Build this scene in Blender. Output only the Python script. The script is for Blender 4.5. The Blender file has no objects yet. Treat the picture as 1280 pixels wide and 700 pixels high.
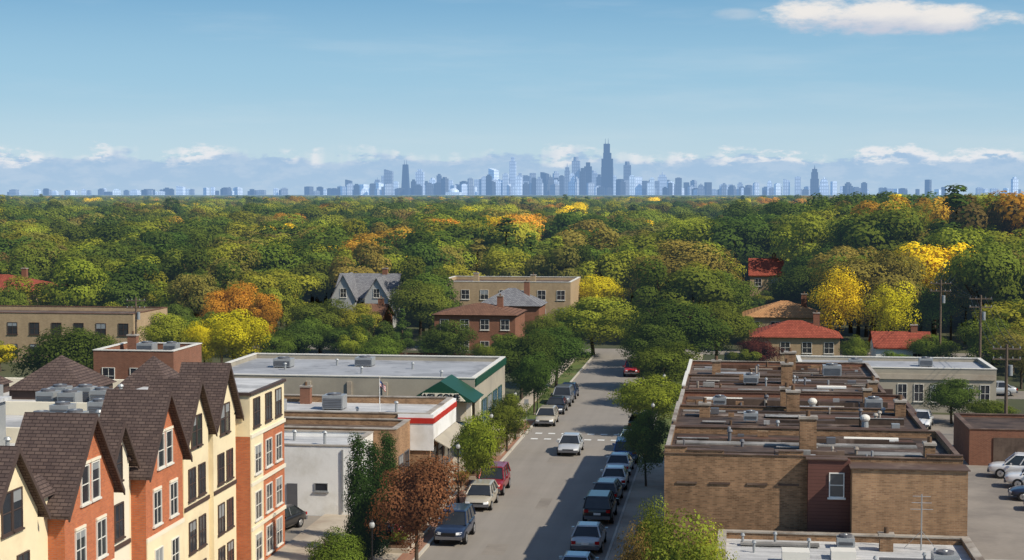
import bpy, bmesh, math, random
import numpy as np
from mathutils import Vector, Matrix, noise as mnoise
R = random.Random(7)
scene = bpy.context.scene
COL = scene.collection
H = 21.0; F = 2000.0
# ------------------------------------------------------------------ camera
pit = math.atan(107/F); psi = math.atan(278/F*math.cos(pit))
cd = bpy.data.cameras.new("camera"); cam = bpy.data.objects.new("camera", cd)
COL.objects.link(cam); scene.camera = cam
cam.location = (0, 0, H); cam.rotation_euler = (math.pi/2-pit, 0, psi)
cd.sensor_width = 36; cd.lens = 36*F/1280; cd.clip_end = 80000; cd.clip_start = 0.5
RM = cam.rotation_euler.to_matrix()
def ray(px, py): return RM @ Vector(((px-640)/F, (350-py)/F, -1))
def atY(px, py, Y):
    d = ray(px, py); t = Y/d.y
    return Vector((d.x*t, Y, H+d.z*t))
def atZ(px, py, z):
    d = ray(px, py); t = (z-H)/d.z
    return Vector((d.x*t, d.y*t, z))
def proj(x, y, z):
    v = RM.transposed() @ Vector((x, y, z-H))
    return 640+F*v.x/-v.z, 350-F*v.y/-v.z
scene.view_settings.view_transform = 'Standard'
try: scene.view_settings.look = 'None'
except Exception: pass
# ------------------------------------------------------------------ node helpers
class N:
    def __init__(s, nt): s.nt = nt
    def new(s, t, **k):
        n = s.nt.nodes.new(t)
        for a, b in k.items(): setattr(n, a, b)
        return n
    def put(s, sock, v):
        if isinstance(v, bpy.types.NodeSocket): s.nt.links.new(v, sock)
        elif v is not None: sock.default_value = v
    def m(s, op, a, b=None, c=None, clamp=False):
        n = s.new('ShaderNodeMath', operation=op, use_clamp=clamp)
        s.put(n.inputs[0], a); s.put(n.inputs[1], b)
        if c is not None: s.put(n.inputs[2], c)
        return n.outputs[0]
    def mix(s, f, a, b, blend='MIX'):
        n = s.new('ShaderNodeMix', data_type='RGBA', blend_type=blend)
        s.put(n.inputs[0], f); s.put(n.inputs[6], c4(a)); s.put(n.inputs[7], c4(b))
        return n.outputs[2]
    def noise(s, vec, scale, detail=4, rough=.55):
        n = s.new('ShaderNodeTexNoise'); s.put(n.inputs['Vector'], vec)
        n.inputs['Scale'].default_value = scale; n.inputs['Detail'].default_value = detail
        n.inputs['Roughness'].default_value = rough
        return n.outputs['Fac']
    def comb(s, x, y, z=0.0):
        n = s.new('ShaderNodeCombineXYZ'); s.put(n.inputs[0], x); s.put(n.inputs[1], y); s.put(n.inputs[2], z)
        return n.outputs[0]
    def sep(s, v):
        n = s.new('ShaderNodeSeparateXYZ'); s.put(n.inputs[0], v); return n.outputs
    def smooth(s, v, a, b):
        n = s.new('ShaderNodeMapRange', interpolation_type='SMOOTHSTEP')
        s.put(n.inputs[0], v); s.put(n.inputs[1], a); s.put(n.inputs[2], b)
        n.inputs[3].default_value = 0; n.inputs[4].default_value = 1
        return n.outputs[0]
def c4(c):
    if isinstance(c, (tuple, list)) and len(c) == 3: return (c[0], c[1], c[2], 1)
    return c
HAZE_GLOW = (0.29, 0.47, 0.75)  # blue of the aerial haze painted into distant materials
def newmat(name):
    m = bpy.data.materials.new(name); m.use_nodes = True
    nt = m.node_tree; nt.nodes.clear()
    n = N(nt); out = n.new('ShaderNodeOutputMaterial')
    return m, n, out
def add_haze_glow(n, sh, L=14000.0, hz=None):  # paints aerial haze as emission, stronger with distance from the origin
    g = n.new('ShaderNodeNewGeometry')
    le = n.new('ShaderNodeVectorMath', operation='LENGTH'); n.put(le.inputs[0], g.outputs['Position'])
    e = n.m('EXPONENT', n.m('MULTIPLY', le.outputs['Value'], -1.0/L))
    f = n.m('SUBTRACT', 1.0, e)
    em = n.new('ShaderNodeEmission'); em.inputs[0].default_value = c4(hz or HAZE_GLOW); em.inputs[1].default_value = 1
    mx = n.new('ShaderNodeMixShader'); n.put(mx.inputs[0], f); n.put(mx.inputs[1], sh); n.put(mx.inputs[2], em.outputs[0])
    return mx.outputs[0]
def principled(n, col, rough=.8, metal=0, spec=.3, bump=None, bstr=.3, bdist=.02):
    p = n.new('ShaderNodeBsdfPrincipled')
    n.put(p.inputs['Base Color'], c4(col)); n.put(p.inputs['Roughness'], rough)
    p.inputs['Metallic'].default_value = metal; p.inputs['Specular IOR Level'].default_value = spec
    if bump is not None:
        b = n.new('ShaderNodeBump'); b.inputs['Strength'].default_value = bstr; b.inputs['Distance'].default_value = bdist
        n.put(b.inputs['Height'], bump); n.put(p.inputs['Normal'], b.outputs[0])
    return p.outputs[0]
def wpos(n): return n.new('ShaderNodeNewGeometry').outputs['Position']
def uvz(n):
    g = n.new('ShaderNodeNewGeometry'); p = n.sep(g.outputs['Position']); q = n.sep(g.outputs['True Normal'])
    sel = n.m('GREATER_THAN', n.m('ABSOLUTE', q[0]), n.m('ABSOLUTE', q[1]))
    u = n.m('ADD', n.m('MULTIPLY', p[1], sel), n.m('MULTIPLY', p[0], n.m('SUBTRACT', 1.0, sel)))
    return u, p[2], g.outputs['Position']
def plain(name, col, var=.25, scale=1.5, rough=.8, spec=.3, metal=0, dirt=None, bump=.15):
    m, n, out = newmat(name); P = wpos(n)
    f = n.noise(P, scale, 6, .6); f2 = n.noise(P, scale*9, 3, .6)
    k = n.m('ADD', n.m('MULTIPLY', f, var*1.6), n.m('MULTIPLY', f2, var*.7))
    k = n.m('ADD', k, 1-var*1.15)
    c = n.mix(1.0, col, n.comb(k, k, k), 'MULTIPLY')
    if dirt:
        c = n.mix(n.smooth(n.noise(P, scale*.35, 5, .65), .45, .7), c, dirt)
    n.put(out.inputs[0], principled(n, c, rough, metal, spec, f2, bump))
    return m
def brick(name, c1, c2, mortar, w=.24, h=.08, var=.35, ms=.012):
    m, n, out = newmat(name); u, z, P = uvz(n)
    b = n.new('ShaderNodeTexBrick'); n.put(b.inputs['Vector'], n.comb(u, z))
    for k, v in (('Color1', c4(c1)), ('Color2', c4(c2)), ('Mortar', c4(mortar)), ('Scale', 1.0), ('Mortar Size', ms), ('Brick Width', w), ('Row Height', h), ('Bias', -.1)):
        b.inputs[k].default_value = v
    f = n.noise(P, .7, 6, .65); f3 = n.noise(n.comb(n.m('MULTIPLY', u, 2.2), n.m('MULTIPLY', z, .35)), 1, 4)
    k = n.m('ADD', n.m('ADD', n.m('MULTIPLY', f, var*1.3), n.m('MULTIPLY', f3, var)), 1-var*1.15)
    c = n.mix(1.0, b.outputs['Color'], n.comb(k, k, k), 'MULTIPLY')
    n.put(out.inputs[0], principled(n, c, .9, 0, .2))
    return m
def siding(name, col, pitch=.15):
    m, n, out = newmat(name); u, z, P = uvz(n)
    fr = n.m('FRACT', n.m('DIVIDE', z, pitch))
    k = n.m('ADD', .62, n.m('MULTIPLY', n.smooth(fr, 0.0, .3), .4))
    k = n.m('MULTIPLY', k, n.m('ADD', .85, n.m('MULTIPLY', n.noise(P, 1.2), .3)))
    c = n.mix(1.0, col, n.comb(k, k, k), 'MULTIPLY')
    n.put(out.inputs[0], principled(n, c, .7, 0, .3, fr, .3, .02))
    return m
def tar(name, base, light, sc=.5, lo=.36, hi=.64):
    m, n, out = newmat(name); P = wpos(n); p = n.sep(P)
    st = n.noise(n.comb(n.m('MULTIPLY', p[0], .35), n.m('MULTIPLY', p[1], 1.6)), 1.0, 6, .7)
    f = n.noise(P, sc, 7, .7); g = n.noise(P, 14, 3)
    k = n.smooth(n.m('ADD', n.m('MULTIPLY', f, .55), n.m('MULTIPLY', st, .45)), lo, hi)
    c = n.mix(k, base, light)
    fr = n.m('FRACT', n.m('DIVIDE', p[1], .95)); se = n.m('LESS_THAN', fr, .06)
    c = n.mix(n.m('MULTIPLY', se, .35), c, (.02, .02, .02))
    pd = n.smooth(n.noise(P, .28, 4, .6), .56, .62)
    c = n.mix(n.m('MULTIPLY', pd, .4), c, tuple(x*.45 for x in base))
    pl = n.smooth(n.noise(n.comb(n.m('MULTIPLY', p[0], .5), n.m('MULTIPLY', p[1], .9), 5.5), 1, 5, .7), .58, .66)
    c = n.mix(n.m('MULTIPLY', pl, .5), c, tuple(min(.55, x*2+.08) for x in light))
    c = n.mix(n.m('MULTIPLY', g, .35), c, (.02, .018, .016))
    n.put(out.inputs[0], principled(n, c, .75, 0, .3, g, .3))
    return m
M = {}
m, n, out = newmat('asphalt'); P = wpos(n); p = n.sep(P)
f = n.noise(P, .35, 6, .65); g_ = n.noise(P, 9, 3); tk = n.noise(n.comb(n.m('MULTIPLY', p[0], 1.1), n.m('MULTIPLY', p[1], .035)), 1, 4, .6)
k = n.m('ADD', .62, n.m('ADD', n.m('MULTIPLY', f, .3), n.m('ADD', n.m('MULTIPLY', tk, .34), n.m('MULTIPLY', g_, .12))))
n.put(out.inputs[0], principled(n, n.mix(1.0, (.245, .22, .19), n.comb(k, k, k), 'MULTIPLY'), .88, 0, .3, g_, .15)); M['asphalt'] = m
M['lot'] = plain('lot_asphalt', (.25, .22, .185), .35, .35, .9, dirt=(.17, .15, .13))
M['concrete'] = plain('concrete', (.42, .36, .28), .3, .8, .9, dirt=(.31, .25, .19))
M['kerb'] = plain('kerb_concrete', (.47, .43, .36), .2, 2)
M['paver'] = brick('paver', (.28, .14, .09), (.33, .18, .11), (.2, .15, .12), .2, .1)
M['paint'] = plain('road_paint', (.65, .65, .62), .4, 5, .7)
M['brick_red'] = brick('orange_red_brick', (.54, .155, .055), (.41, .105, .04), (.34, .18, .12))
M['brick_tan'] = brick('weathered_tan_brick', (.31, .175, .095), (.14, .075, .042), (.26, .18, .11), var=.85)
M['brick_tan_light'] = brick('yellow_tan_brick', (.37, .215, .115), (.22, .12, .068), (.3, .21, .13), var=.75)
M['brick_brown'] = brick('brown_brick', (.25, .10, .058), (.18, .07, .042), (.22, .14, .1))
M['brick_buff'] = brick('buff_brick', (.42, .30, .17), (.34, .23, .125), (.38, .3, .21))
M['cream'] = plain('cream_stucco', (.78, .66, .43), .12, .9, .85, dirt=(.68, .56, .36))
M['cream_pale'] = plain('pale_stucco', (.74, .67, .52), .12, .9, .85)
M['beige'] = plain('beige_wall', (.36, .32, .25), .2, .8, dirt=(.29, .26, .21))
M['white'] = plain('white_paint', (.78, .77, .74), .12, 1.2, .7, dirt=(.64, .62, .57))
M['trim_white'] = plain('white_trim', (.66, .63, .56), .1, 3, .6)
M['trim_brown'] = plain('brown_trim', (.075, .05, .042), .2, 3, .6)
M['shingle'] = brick('brown_shingle', (.125, .088, .074), (.078, .055, .05), (.035, .024, .022), .34, .13, .45, .016)
M['shingle_grey'] = brick('grey_shingle', (.24, .24, .25), (.15, .15, .165), (.07, .07, .07), .34, .13, .35, .016)
M['shingle_red'] = brick('red_tile', (.34, .085, .05), (.25, .058, .036), (.12, .03, .02), .34, .16, .5, .02)
M['shingle_tan'] = brick('tan_tile', (.5, .27, .12), (.4, .2, .09), (.22, .11, .05), .34, .16, .3, .02)
M['shingle_rust'] = brick('rust_brown_shingle', (.21, .11, .07), (.15, .08, .052), (.07, .035, .025), .34, .13, .3, .016)
M['tar'] = tar('tar_roof', (.040, .025, .019), (.125, .083, .06))
M['tar_rust'] = tar('rusty_tar_roof', (.08, .036, .022), (.19, .10, .06))
M['tar_grey'] = tar('grey_felt_roof', (.17, .16, .15), (.40, .38, .35))
M['tar_brown'] = tar('brown_felt_roof', (.08, .052, .04), (.19, .138, .104))
M['membrane'] = tar('white_membrane', (.42, .42, .42), (.70, .69, .67), .25)
M['membrane_grey'] = tar('pale_grey_membrane', (.32, .33, .35), (.46, .47, .49), .25)
M['coping'] = plain('coping', (.36, .32, .27), .5, 1.5, .7, dirt=(.16, .12, .09))
M['coping_dark'] = plain('dark_coping', (.10, .062, .045), .5, 1.5, .7, dirt=(.2, .14, .1))
M['metal_grey'] = plain('grey_metal', (.34, .35, .35), .25, 2, .45, .5, .3)
M['metal_dark'] = plain('dark_metal', (.11, .11, .12), .25, 2, .5, .5)
M['black'] = plain('black', (.015, .015, .016), .2, 3, .5)
M['green'] = plain('green_metal', (.010, .058, .034), .2, 2, .5)
M['red'] = plain('red_paint', (.45, .03, .02), .15, 2, .5)
M['maroon'] = siding('brown_siding', (.13, .055, .042), .17)
M['siding_white'] = siding('white_siding', (.7, .68, .62))
M['siding_grey'] = siding('grey_siding', (.42, .42, .41))
M['wood'] = plain('pole_wood', (.13, .095, .07), .3, 4)
M['bark'] = plain('bark', (.085, .065, .048), .4, 5, .95)
M['grass'] = plain('grass', (.085, .12, .03), .5, .7, .95, dirt=(.15, .14, .05))
M['rubber'] = plain('tyre_rubber', (.018, .018, .019), .2, 8)
M['globe'] = plain('lamp_globe', (.42, .42, .4), .05, 3, .3)
M['soil'] = plain('mulch', (.12, .07, .04), .4, 3)
M['blue'] = plain('blue_paint', (.03, .06, .2), .1, 3, .4)
def glassmat(name, col, rough=.08):
    m, n, out = newmat(name); P = wpos(n)
    w = n.noise(P, .9, 2); c = n.mix(w, col, tuple(x*2.4+.01 for x in col))
    p = n.new('ShaderNodeBsdfPrincipled'); n.put(p.inputs['Base Color'], c); p.inputs['Roughness'].default_value = rough
    p.inputs['Specular IOR Level'].default_value = .6
    n.put(out.inputs[0], p.outputs[0]); return m
M['glass'] = glassmat('window_glass', (.02, .022, .026))
M['glass_blue'] = glassmat('blue_glass', (.06, .10, .14))
M['car_glass'] = glassmat('car_glass', (.012, .014, .016), .05)
m, n, out = newmat('car_paint'); oi = n.new('ShaderNodeObjectInfo')
p = n.new('ShaderNodeBsdfPrincipled'); n.put(p.inputs['Base Color'], oi.outputs['Color'])
p.inputs['Roughness'].default_value = .32; p.inputs['Metallic'].default_value = .25; p.inputs['Coat Weight'].default_value = .6; p.inputs['Coat Roughness'].default_value = .08
n.put(out.inputs[0], p.outputs[0]); M['paintcar'] = m
m, n, out = newmat('rim_alloy'); n.put(out.inputs[0], principled(n, (.5, .5, .5), .35, .7)); M['rim'] = m
m, n, out = newmat('head_lamp'); n.put(out.inputs[0], principled(n, (.75, .76, .76), .1, 0, .8)); M['lampw'] = m
m, n, out = newmat('tail_lamp'); n.put(out.inputs[0], principled(n, (.4, .01, .01), .15, 0, .7)); M['lampr'] = m
def leafmat(name):
    m, n, out = newmat(name)
    a = n.new('ShaderNodeAttribute', attribute_type='INSTANCER', attribute_name='leaf_tint')
    c = n.new('ShaderNodeAttribute', attribute_type='GEOMETRY', attribute_name='clump_shade')
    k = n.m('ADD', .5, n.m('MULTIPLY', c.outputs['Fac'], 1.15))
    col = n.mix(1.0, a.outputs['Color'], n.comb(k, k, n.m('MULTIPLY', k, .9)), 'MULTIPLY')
    d = n.new('ShaderNodeBsdfDiffuse'); n.put(d.inputs[0], col)
    t = n.new('ShaderNodeBsdfTranslucent'); n.put(t.inputs[0], n.mix(1.0, col, (1.25, 1.3, .5), 'MULTIPLY'))
    mx = n.new('ShaderNodeMixShader'); mx.inputs[0].default_value = .3
    n.put(mx.inputs[1], d.outputs[0]); n.put(mx.inputs[2], t.outputs[0])
    n.put(out.inputs[0], add_haze_glow(n, mx.outputs[0], 9500)); return m  # leaf colour includes the painted haze glow
M['leaf'] = leafmat('foliage')
# ------------------------------------------------------------------ mesh builder
class MB:
    def __init__(s): s.v = []; s.f = []; s.m = []; s.mats = []
    def mi(s, mat):
        mat = M[mat] if isinstance(mat, str) else mat
        if mat not in s.mats: s.mats.append(mat)
        return s.mats.index(mat)
    def poly(s, pts, mat):
        b = len(s.v); s.v += [tuple(p) for p in pts]; s.f.append(tuple(range(b, b+len(pts)))); s.m.append(s.mi(mat))
    def box(s, x0, x1, y0, y1, z0, z1, mat):
        if x0 > x1: x0, x1 = x1, x0
        if y0 > y1: y0, y1 = y1, y0
        b = len(s.v)
        s.v += [(x0, y0, z0), (x1, y0, z0), (x1, y1, z0), (x0, y1, z0), (x0, y0, z1), (x1, y0, z1), (x1, y1, z1), (x0, y1, z1)]
        for q in ((0, 3, 2, 1), (4, 5, 6, 7), (0, 1, 5, 4), (1, 2, 6, 5), (2, 3, 7, 6), (3, 0, 4, 7)):
            s.f.append(tuple(b+i for i in q)); s.m.append(s.mi(mat))
        return s
    def prism(s, pts, ext, mat):
        pts = [Vector(p) for p in pts]; ext = Vector(ext); k = len(pts); b = len(s.v)
        s.v += [tuple(p) for p in pts]+[tuple(p+ext) for p in pts]; i = s.mi(mat)
        s.f.append(tuple(b+j for j in reversed(range(k)))); s.m.append(i)
        s.f.append(tuple(b+k+j for j in range(k))); s.m.append(i)
        for j in range(k):
            s.f.append((b+j, b+(j+1) % k, b+k+(j+1) % k, b+k+j)); s.m.append(i)
        return s
    def tube(s, p0, p1, r0, r1, mat, seg=8, cap=True):
        p0 = Vector(p0); p1 = Vector(p1); d = (p1-p0).normalized()
        a = d.orthogonal().normalized(); c = d.cross(a); b = len(s.v); i = s.mi(mat)
        for p, r in ((p0, r0), (p1, r1)):
            for k in range(seg):
                t = 2*math.pi*k/seg; s.v.append(tuple(p+a*math.cos(t)*r+c*math.sin(t)*r))
        for k in range(seg):
            s.f.append((b+k, b+(k+1) % seg, b+seg+(k+1) % seg, b+seg+k)); s.m.append(i)
        if cap:
            s.f.append(tuple(b+k for k in reversed(range(seg)))); s.m.append(i)
            s.f.append(tuple(b+seg+k for k in range(seg))); s.m.append(i)
        return s
    def sphere(s, c, r, mat, u=12, w=8, sz=1):
        b = len(s.v); i = s.mi(mat)
        for a in range(1, w):
            th = math.pi*a/w
            for k in range(u):
                ph = 2*math.pi*k/u
                s.v.append((c[0]+r*math.sin(th)*math.cos(ph), c[1]+r*math.sin(th)*math.sin(ph), c[2]+r*sz*math.cos(th)))
        t0 = len(s.v); s.v.append((c[0], c[1], c[2]+r*sz)); s.v.append((c[0], c[1], c[2]-r*sz))
        for a in range(w-2):
            for k in range(u):
                s.f.append((b+a*u+k, b+(a+1)*u+k, b+(a+1)*u+(k+1) % u, b+a*u+(k+1) % u)); s.m.append(i)
        for k in range(u):
            s.f.append((t0, b+k, b+(k+1) % u)); s.m.append(i)
            s.f.append((t0+1, b+(w-2)*u+(k+1) % u, b+(w-2)*u+k)); s.m.append(i)
        return s
    def loft(s, rings, mat, cap=True):
        b = len(s.v); k = len(rings[0]); i = s.mi(mat)
        for r in rings: s.v += [tuple(p) for p in r]
        for a in range(len(rings)-1):
            for j in range(k):
                s.f.append((b+a*k+j, b+a*k+(j+1) % k, b+(a+1)*k+(j+1) % k, b+(a+1)*k+j)); s.m.append(i)
        if cap:
            s.f.append(tuple(b+j for j in reversed(range(k)))); s.m.append(i)
            s.f.append(tuple(b+(len(rings)-1)*k+j for j in range(k))); s.m.append(i)
        return s
    def mesh(s, name, org=(0, 0, 0), smooth=False):
        me = bpy.data.meshes.new(name)
        o = Vector(org); me.from_pydata([tuple(Vector(p)-o) for p in s.v], [], s.f)
        for q in s.mats: me.materials.append(q)
        me.polygons.foreach_set('material_index', s.m)
        if smooth: me.polygons.foreach_set('use_smooth', [True]*len(s.f))
        bm = bmesh.new(); bm.from_mesh(me); bmesh.ops.recalc_face_normals(bm, faces=bm.faces); bm.to_mesh(me); bm.free()
        me.update(); return me
def thing(name, label, cat, loc=(0, 0, 0), group=None):
    o = bpy.data.objects.new(name, None); o.empty_display_size = .5; o.location = loc
    o["label"] = label; o["category"] = cat
    if group: o["group"] = group
    COL.objects.link(o); return o
def part(name, mb, parent, label=None, smooth=False):
    org = Vector((0, 0, 0)); q = parent
    while q: org += Vector(q.location); q = q.parent
    me = mb.mesh(name, org, smooth); o = bpy.data.objects.new(name, me); COL.objects.link(o); o.parent = parent
    if label: o["label"] = label
    return o
def solo(name, mb, label=None, cat=None, kind=None, group=None, loc=(0, 0, 0), smooth=False):
    me = mb.mesh(name, loc, smooth); o = bpy.data.objects.new(name, me); o.location = loc; COL.objects.link(o)
    if label: o["label"] = label
    if cat: o["category"] = cat
    if kind: o["kind"] = kind
    if group: o["group"] = group
    return o
# ------------------------------------------------------------------ setting
g = MB(); g.poly([(-30000, -2000, 0), (30000, -2000, 0), (30000, 50000, 0), (-30000, 50000, 0)], 'grass')
m, n, out = newmat('ground'); P = wpos(n)
f = n.noise(P, .02, 8, .7); f2 = n.noise(P, .3, 5, .7)
c = n.mix(n.smooth(f, .4, .6), (.035, .05, .016), (.075, .085, .03)); c = n.mix(n.m('MULTIPLY', f2, .5), c, (.10, .08, .05))
n.put(out.inputs[0], add_haze_glow(n, principled(n, c, .95))); g.mats = [m]  # ground colour fades into painted haze glow
solo('ground', g, kind='structure')
LX, RX = -17.9, -7.2
RE = 217
def sheet(name, x0, x1, y0, y1, z, mat, top=False):
    q = MB()
    if top: q.box(x0, x1, y0, y1, .001, z, mat)
    else: q.poly([(x0, y0, z), (x1, y0, z), (x1, y1, z), (x0, y1, z)], mat)
    return solo(name, q, kind='structure')
sheet('road', LX, RX, 20, RE, .008, 'asphalt')
sheet('side_road', -70, 40, RE-6, RE, .013, 'asphalt')
sheet('parking_lot', 11.7, 45, 40, 156, .006, 'lot')
sheet('alley', -45, -26.5, 92.3, 101, .006, 'lot')
sheet('car_park', -62, -24.5, 147, 172, .006, 'lot')
sheet('side_road', 11.7, 120, 169, 176, .006, 'lot')
def pavement(name, x0, x1, y0, y1, mat='concrete'): sheet(name, x0, x1, y0, y1, .12, mat, True)
pavement('pavement', -26.4, LX-.16, 20, 146.8); pavement('pavement', RX+.16, -3.35, 20, 124)
pavement('pavement', -21.3, -19.8, 146.8, RE-7); pavement('pavement', -5.4, -3.9, 124, RE-7)
k = MB(); k.box(LX-.15, LX, 20, RE-7, .001, .14, 'kerb'); solo('kerb', k, kind='structure')
k = MB(); k.box(RX, RX+.15, 20, RE-7, .001, .14, 'kerb'); solo('kerb', k, kind='structure')
for (a, b, c_, d) in ((-19.75, LX-.16, 146.8, RE-7), (RX+.16, -5.45, 124, RE-7), (-3.85, 11, 124, 156)):
    sheet('grass_verge', a, b, c_, d, .08, 'grass', True)
sheet('paving_band', LX-1.1, LX-.2, 20, 146, .124, 'paver')
q = MB()
for i in range(9):
    x = LX+.7+i*1.15
    for ya in (135.4, 138.6): q.poly([(x, ya, .016), (x+.6, ya, .016), (x+.6, ya+.6, .016), (x, ya+.6, .016)], 'paint')
solo('crosswalk_marking', q, kind='structure')
q = MB()
for i in range(10):
    y = 82+i*2.8
    q.poly([(24.2, y, .012), (29, y, .012), (29, y+.1, .012), (24.2, y+.1, .012)], 'paint')
solo('parking_bay_marking', q, kind='structure')
q = MB(); rr = random.Random(3)
for i in range(6):
    x = rr.uniform(LX+2.5, RX-4.5); y = 88+i*17+rr.uniform(0, 6); w = rr.uniform(.8, 2.2); L = rr.uniform(1.5, 4)
    q.poly([(x, y, .012), (x+w, y, .012), (x+w, y+L, .012), (x, y+L, .012)], 'lot')
solo('road_patch', q, kind='structure')
# ------------------------------------------------------------------ windows & building parts
def face_pt(face, plane, u, out, z):
    if face == '+x': return (plane+out, u, z)
    return (u, plane-out, z)
def fbox(mb, face, plane, u0, u1, o0, o1, z0, z1, mat):
    a = face_pt(face, plane, u0, o0, z0); b = face_pt(face, plane, u1, o1, z1)
    mb.box(a[0], b[0], a[1], b[1], z0, z1, mat)
wr = random.Random(77)
def window(parent, face, plane, u, z, w, h, frame='trim_white', glass='glass', mull=(1, 1), sill=True, name='window'):
    mb = MB(); t = .05
    fbox(mb, face, plane, u-w/2, u+w/2, -.02, .025, z-h/2, z+h/2, glass)
    if wr.random() < .3: fbox(mb, face, plane, u-w/2, u+w/2, .026, .03, z+h/2-h*wr.choice([.2, .3, .45]), z+h/2, 'metal_grey')
    fbox(mb, face, plane, u-w/2-t, u-w/2, -.02, .07, z-h/2-t, z+h/2+t, frame)
    fbox(mb, face, plane, u+w/2, u+w/2+t, -.02, .07, z-h/2-t, z+h/2+t, frame)
    fbox(mb, face, plane, u-w/2, u+w/2, -.02, .068, z+h/2, z+h/2+t, frame)
    fbox(mb, face, plane, u-w/2, u+w/2, -.02, .068, z-h/2-t, z-h/2, frame)
    for i in range(mull[0]):
        uu = u-w/2+w*(i+1)/(mull[0]+1); fbox(mb, face, plane, uu-.018, uu+.018, -.01, .05, z-h/2, z+h/2, frame)
    for i in range(mull[1]):
        zz = z-h/2+h*(i+1)/(mull[1]+1); fbox(mb, face, plane, u-w/2, u+w/2, -.01, .045, zz-.02, zz+.02, frame)
    if sill: fbox(mb, face, plane, u-w/2-.12, u+w/2+.12, -.02, .11, z-h/2-t-.08, z-h/2-t-.002, frame)
    return part(name, mb, parent)
def flat_building(name, label, x0, x1, y0, y1, z, wall, roof='tar', par=.5, coping='coping', t=.3, cat='building', z0=0, cop=.07):
    o = thing(name, label, cat, ((x0+x1)/2, (y0+y1)/2, z0)); top = z+par
    w = MB(); w.box(x0, x1, y0, y0+t, z0, top, wall); w.box(x0, x1, y1-t, y1, z0, top, wall)
    w.box(x0, x0+t, y0+t, y1-t, z0, top, wall); w.box(x1-t, x1, y0+t, y1-t, z0, top, wall)
    part('wall', w, o)
    r = MB(); r.box(x0+t, x1-t, y0+t, y1-t, z-.25, z, roof); part('roof', r, o)
    c = MB(); e = .05
    c.box(x0-e, x1+e, y0-e, y0+t+e, top, top+cop, coping); c.box(x0-e, x1+e, y1-t-e, y1+e, top, top+cop, coping)
    c.box(x0-e, x0+t+e, y0+t+e, y1-t-e, top, top+cop, coping); c.box(x1-t-e, x1+e, y0+t+e, y1-t-e, top, top+cop, coping)
    part('coping', c, o); return o
def gable_roof_x(mb, xa, xb, yc, hw, ze, zp, mat, o=.3, t=.16):
    sl = (zp-ze)/hw
    for sgn in (-1, 1):
        e = (yc+sgn*(hw+o), ze-o*sl)
        mb.prism([(xa, e[0], e[1]), (xa, yc, zp), (xa, yc, zp+t), (xa, e[0], e[1]+t)], (xb-xa, 0, 0), mat)
def gable_roof_y(mb, ya, yb, xc, hw, ze, zp, mat, o=.3, t=.16):
    sl = (zp-ze)/hw
    for sgn in (-1, 1):
        e = (xc+sgn*(hw+o), ze-o*sl)
        mb.prism([(e[0], ya, e[1]), (xc, ya, zp), (xc, ya, zp+t), (e[0], ya, e[1]+t)], (0, yb-ya, 0), mat)
def hip_roof(mb, x0, x1, y0, y1, ze, zp, mat, o=.4):
    x0 -= o; x1 += o; y0 -= o; y1 += o; w = x1-x0; d = y1-y0
    if w >= d: r0 = (x0+d/2, (y0+y1)/2, zp); r1 = (x1-d/2, (y0+y1)/2, zp)
    else: r0 = ((x0+x1)/2, y0+w/2, zp); r1 = ((x0+x1)/2, y1-w/2, zp)
    A, B, C, D = (x0, y0, ze), (x1, y0, ze), (x1, y1, ze), (x0, y1, ze)
    if w >= d:
        mb.poly([A, B, r1, r0], mat); mb.poly([C, D, r0, r1], mat); mb.poly([B, C, r1], mat); mb.poly([D, A, r0], mat)
    else:
        mb.poly([A, B, r0], mat); mb.poly([B, C, r1, r0], mat); mb.poly([C, D, r1], mat); mb.poly([D, A, r0, r1], mat)
    mb.poly([A, D, C, B], mat)
def chimney(parent, x, y, z0, z1, w=.8, d=.6, mat='brick_brown'):
    c = MB(); c.box(x-w/2, x+w/2, y-d/2, y+d/2, z0, z1, mat); c.box(x-w/2-.06, x+w/2+.06, y-d/2-.06, y+d/2+.06, z1, z1+.12, 'coping')
    c.tube((x, y, z1+.12), (x, y, z1+.4), .12, .1, 'soil')
    return part('chimney', c, parent)
def aircon(x, y, z, w=1.1, d=1.1, h=1.0, mat='metal_grey', label='grey metal air conditioning unit on a flat roof'):
    o = thing('air_conditioner', label, 'air conditioner', (x, y, z), 'rooftop air conditioning units')
    b = MB(); b.box(x-w/2, x+w/2, y-d/2, y+d/2, z+.1, z+h, mat)
    b.box(x-w/2+.05, x-w/2+.15, y-d/2, y+d/2, z, z+.1, 'metal_dark'); b.box(x+w/2-.15, x+w/2-.05, y-d/2, y+d/2, z, z+.1, 'metal_dark')
    part('casing', b, o)
    l = MB()
    for i in range(6):
        zz = z+.2+i*(h-.35)/6; l.box(x-w/2+.08, x+w/2-.08, y-d/2-.03, y-d/2-.005, zz, zz+(h-.35)/12, 'metal_dark')
    part('louvre', l, o)
    f = MB(); f.tube((x, y, z+h), (x, y, z+h+.12), min(w, d)*.38, min(w, d)*.38, 'metal_dark', 14)
    f.tube((x, y, z+h+.121), (x, y, z+h+.15), min(w, d)*.12, min(w, d)*.1, 'metal_grey', 8); part('fan', f, o)
    return o
def vent(parent, x, y, z, h=.7, r=.1, mat='metal_grey', cap=True):
    v = MB(); v.tube((x, y, z), (x, y, z+h), r, r, mat, 8)
    if cap: v.tube((x, y, z+h), (x, y, z+h+.12), r*1.9, r*1.1, mat, 10)
    return part('vent_pipe', v, parent)
def membox(parent, name, x0, x1, y0, y1, z0, z1, mat, lab=None):
    w = MB(); w.box(x0, x1, y0, y1, z0, z1, mat); return part(name, w, parent, lab)
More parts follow.
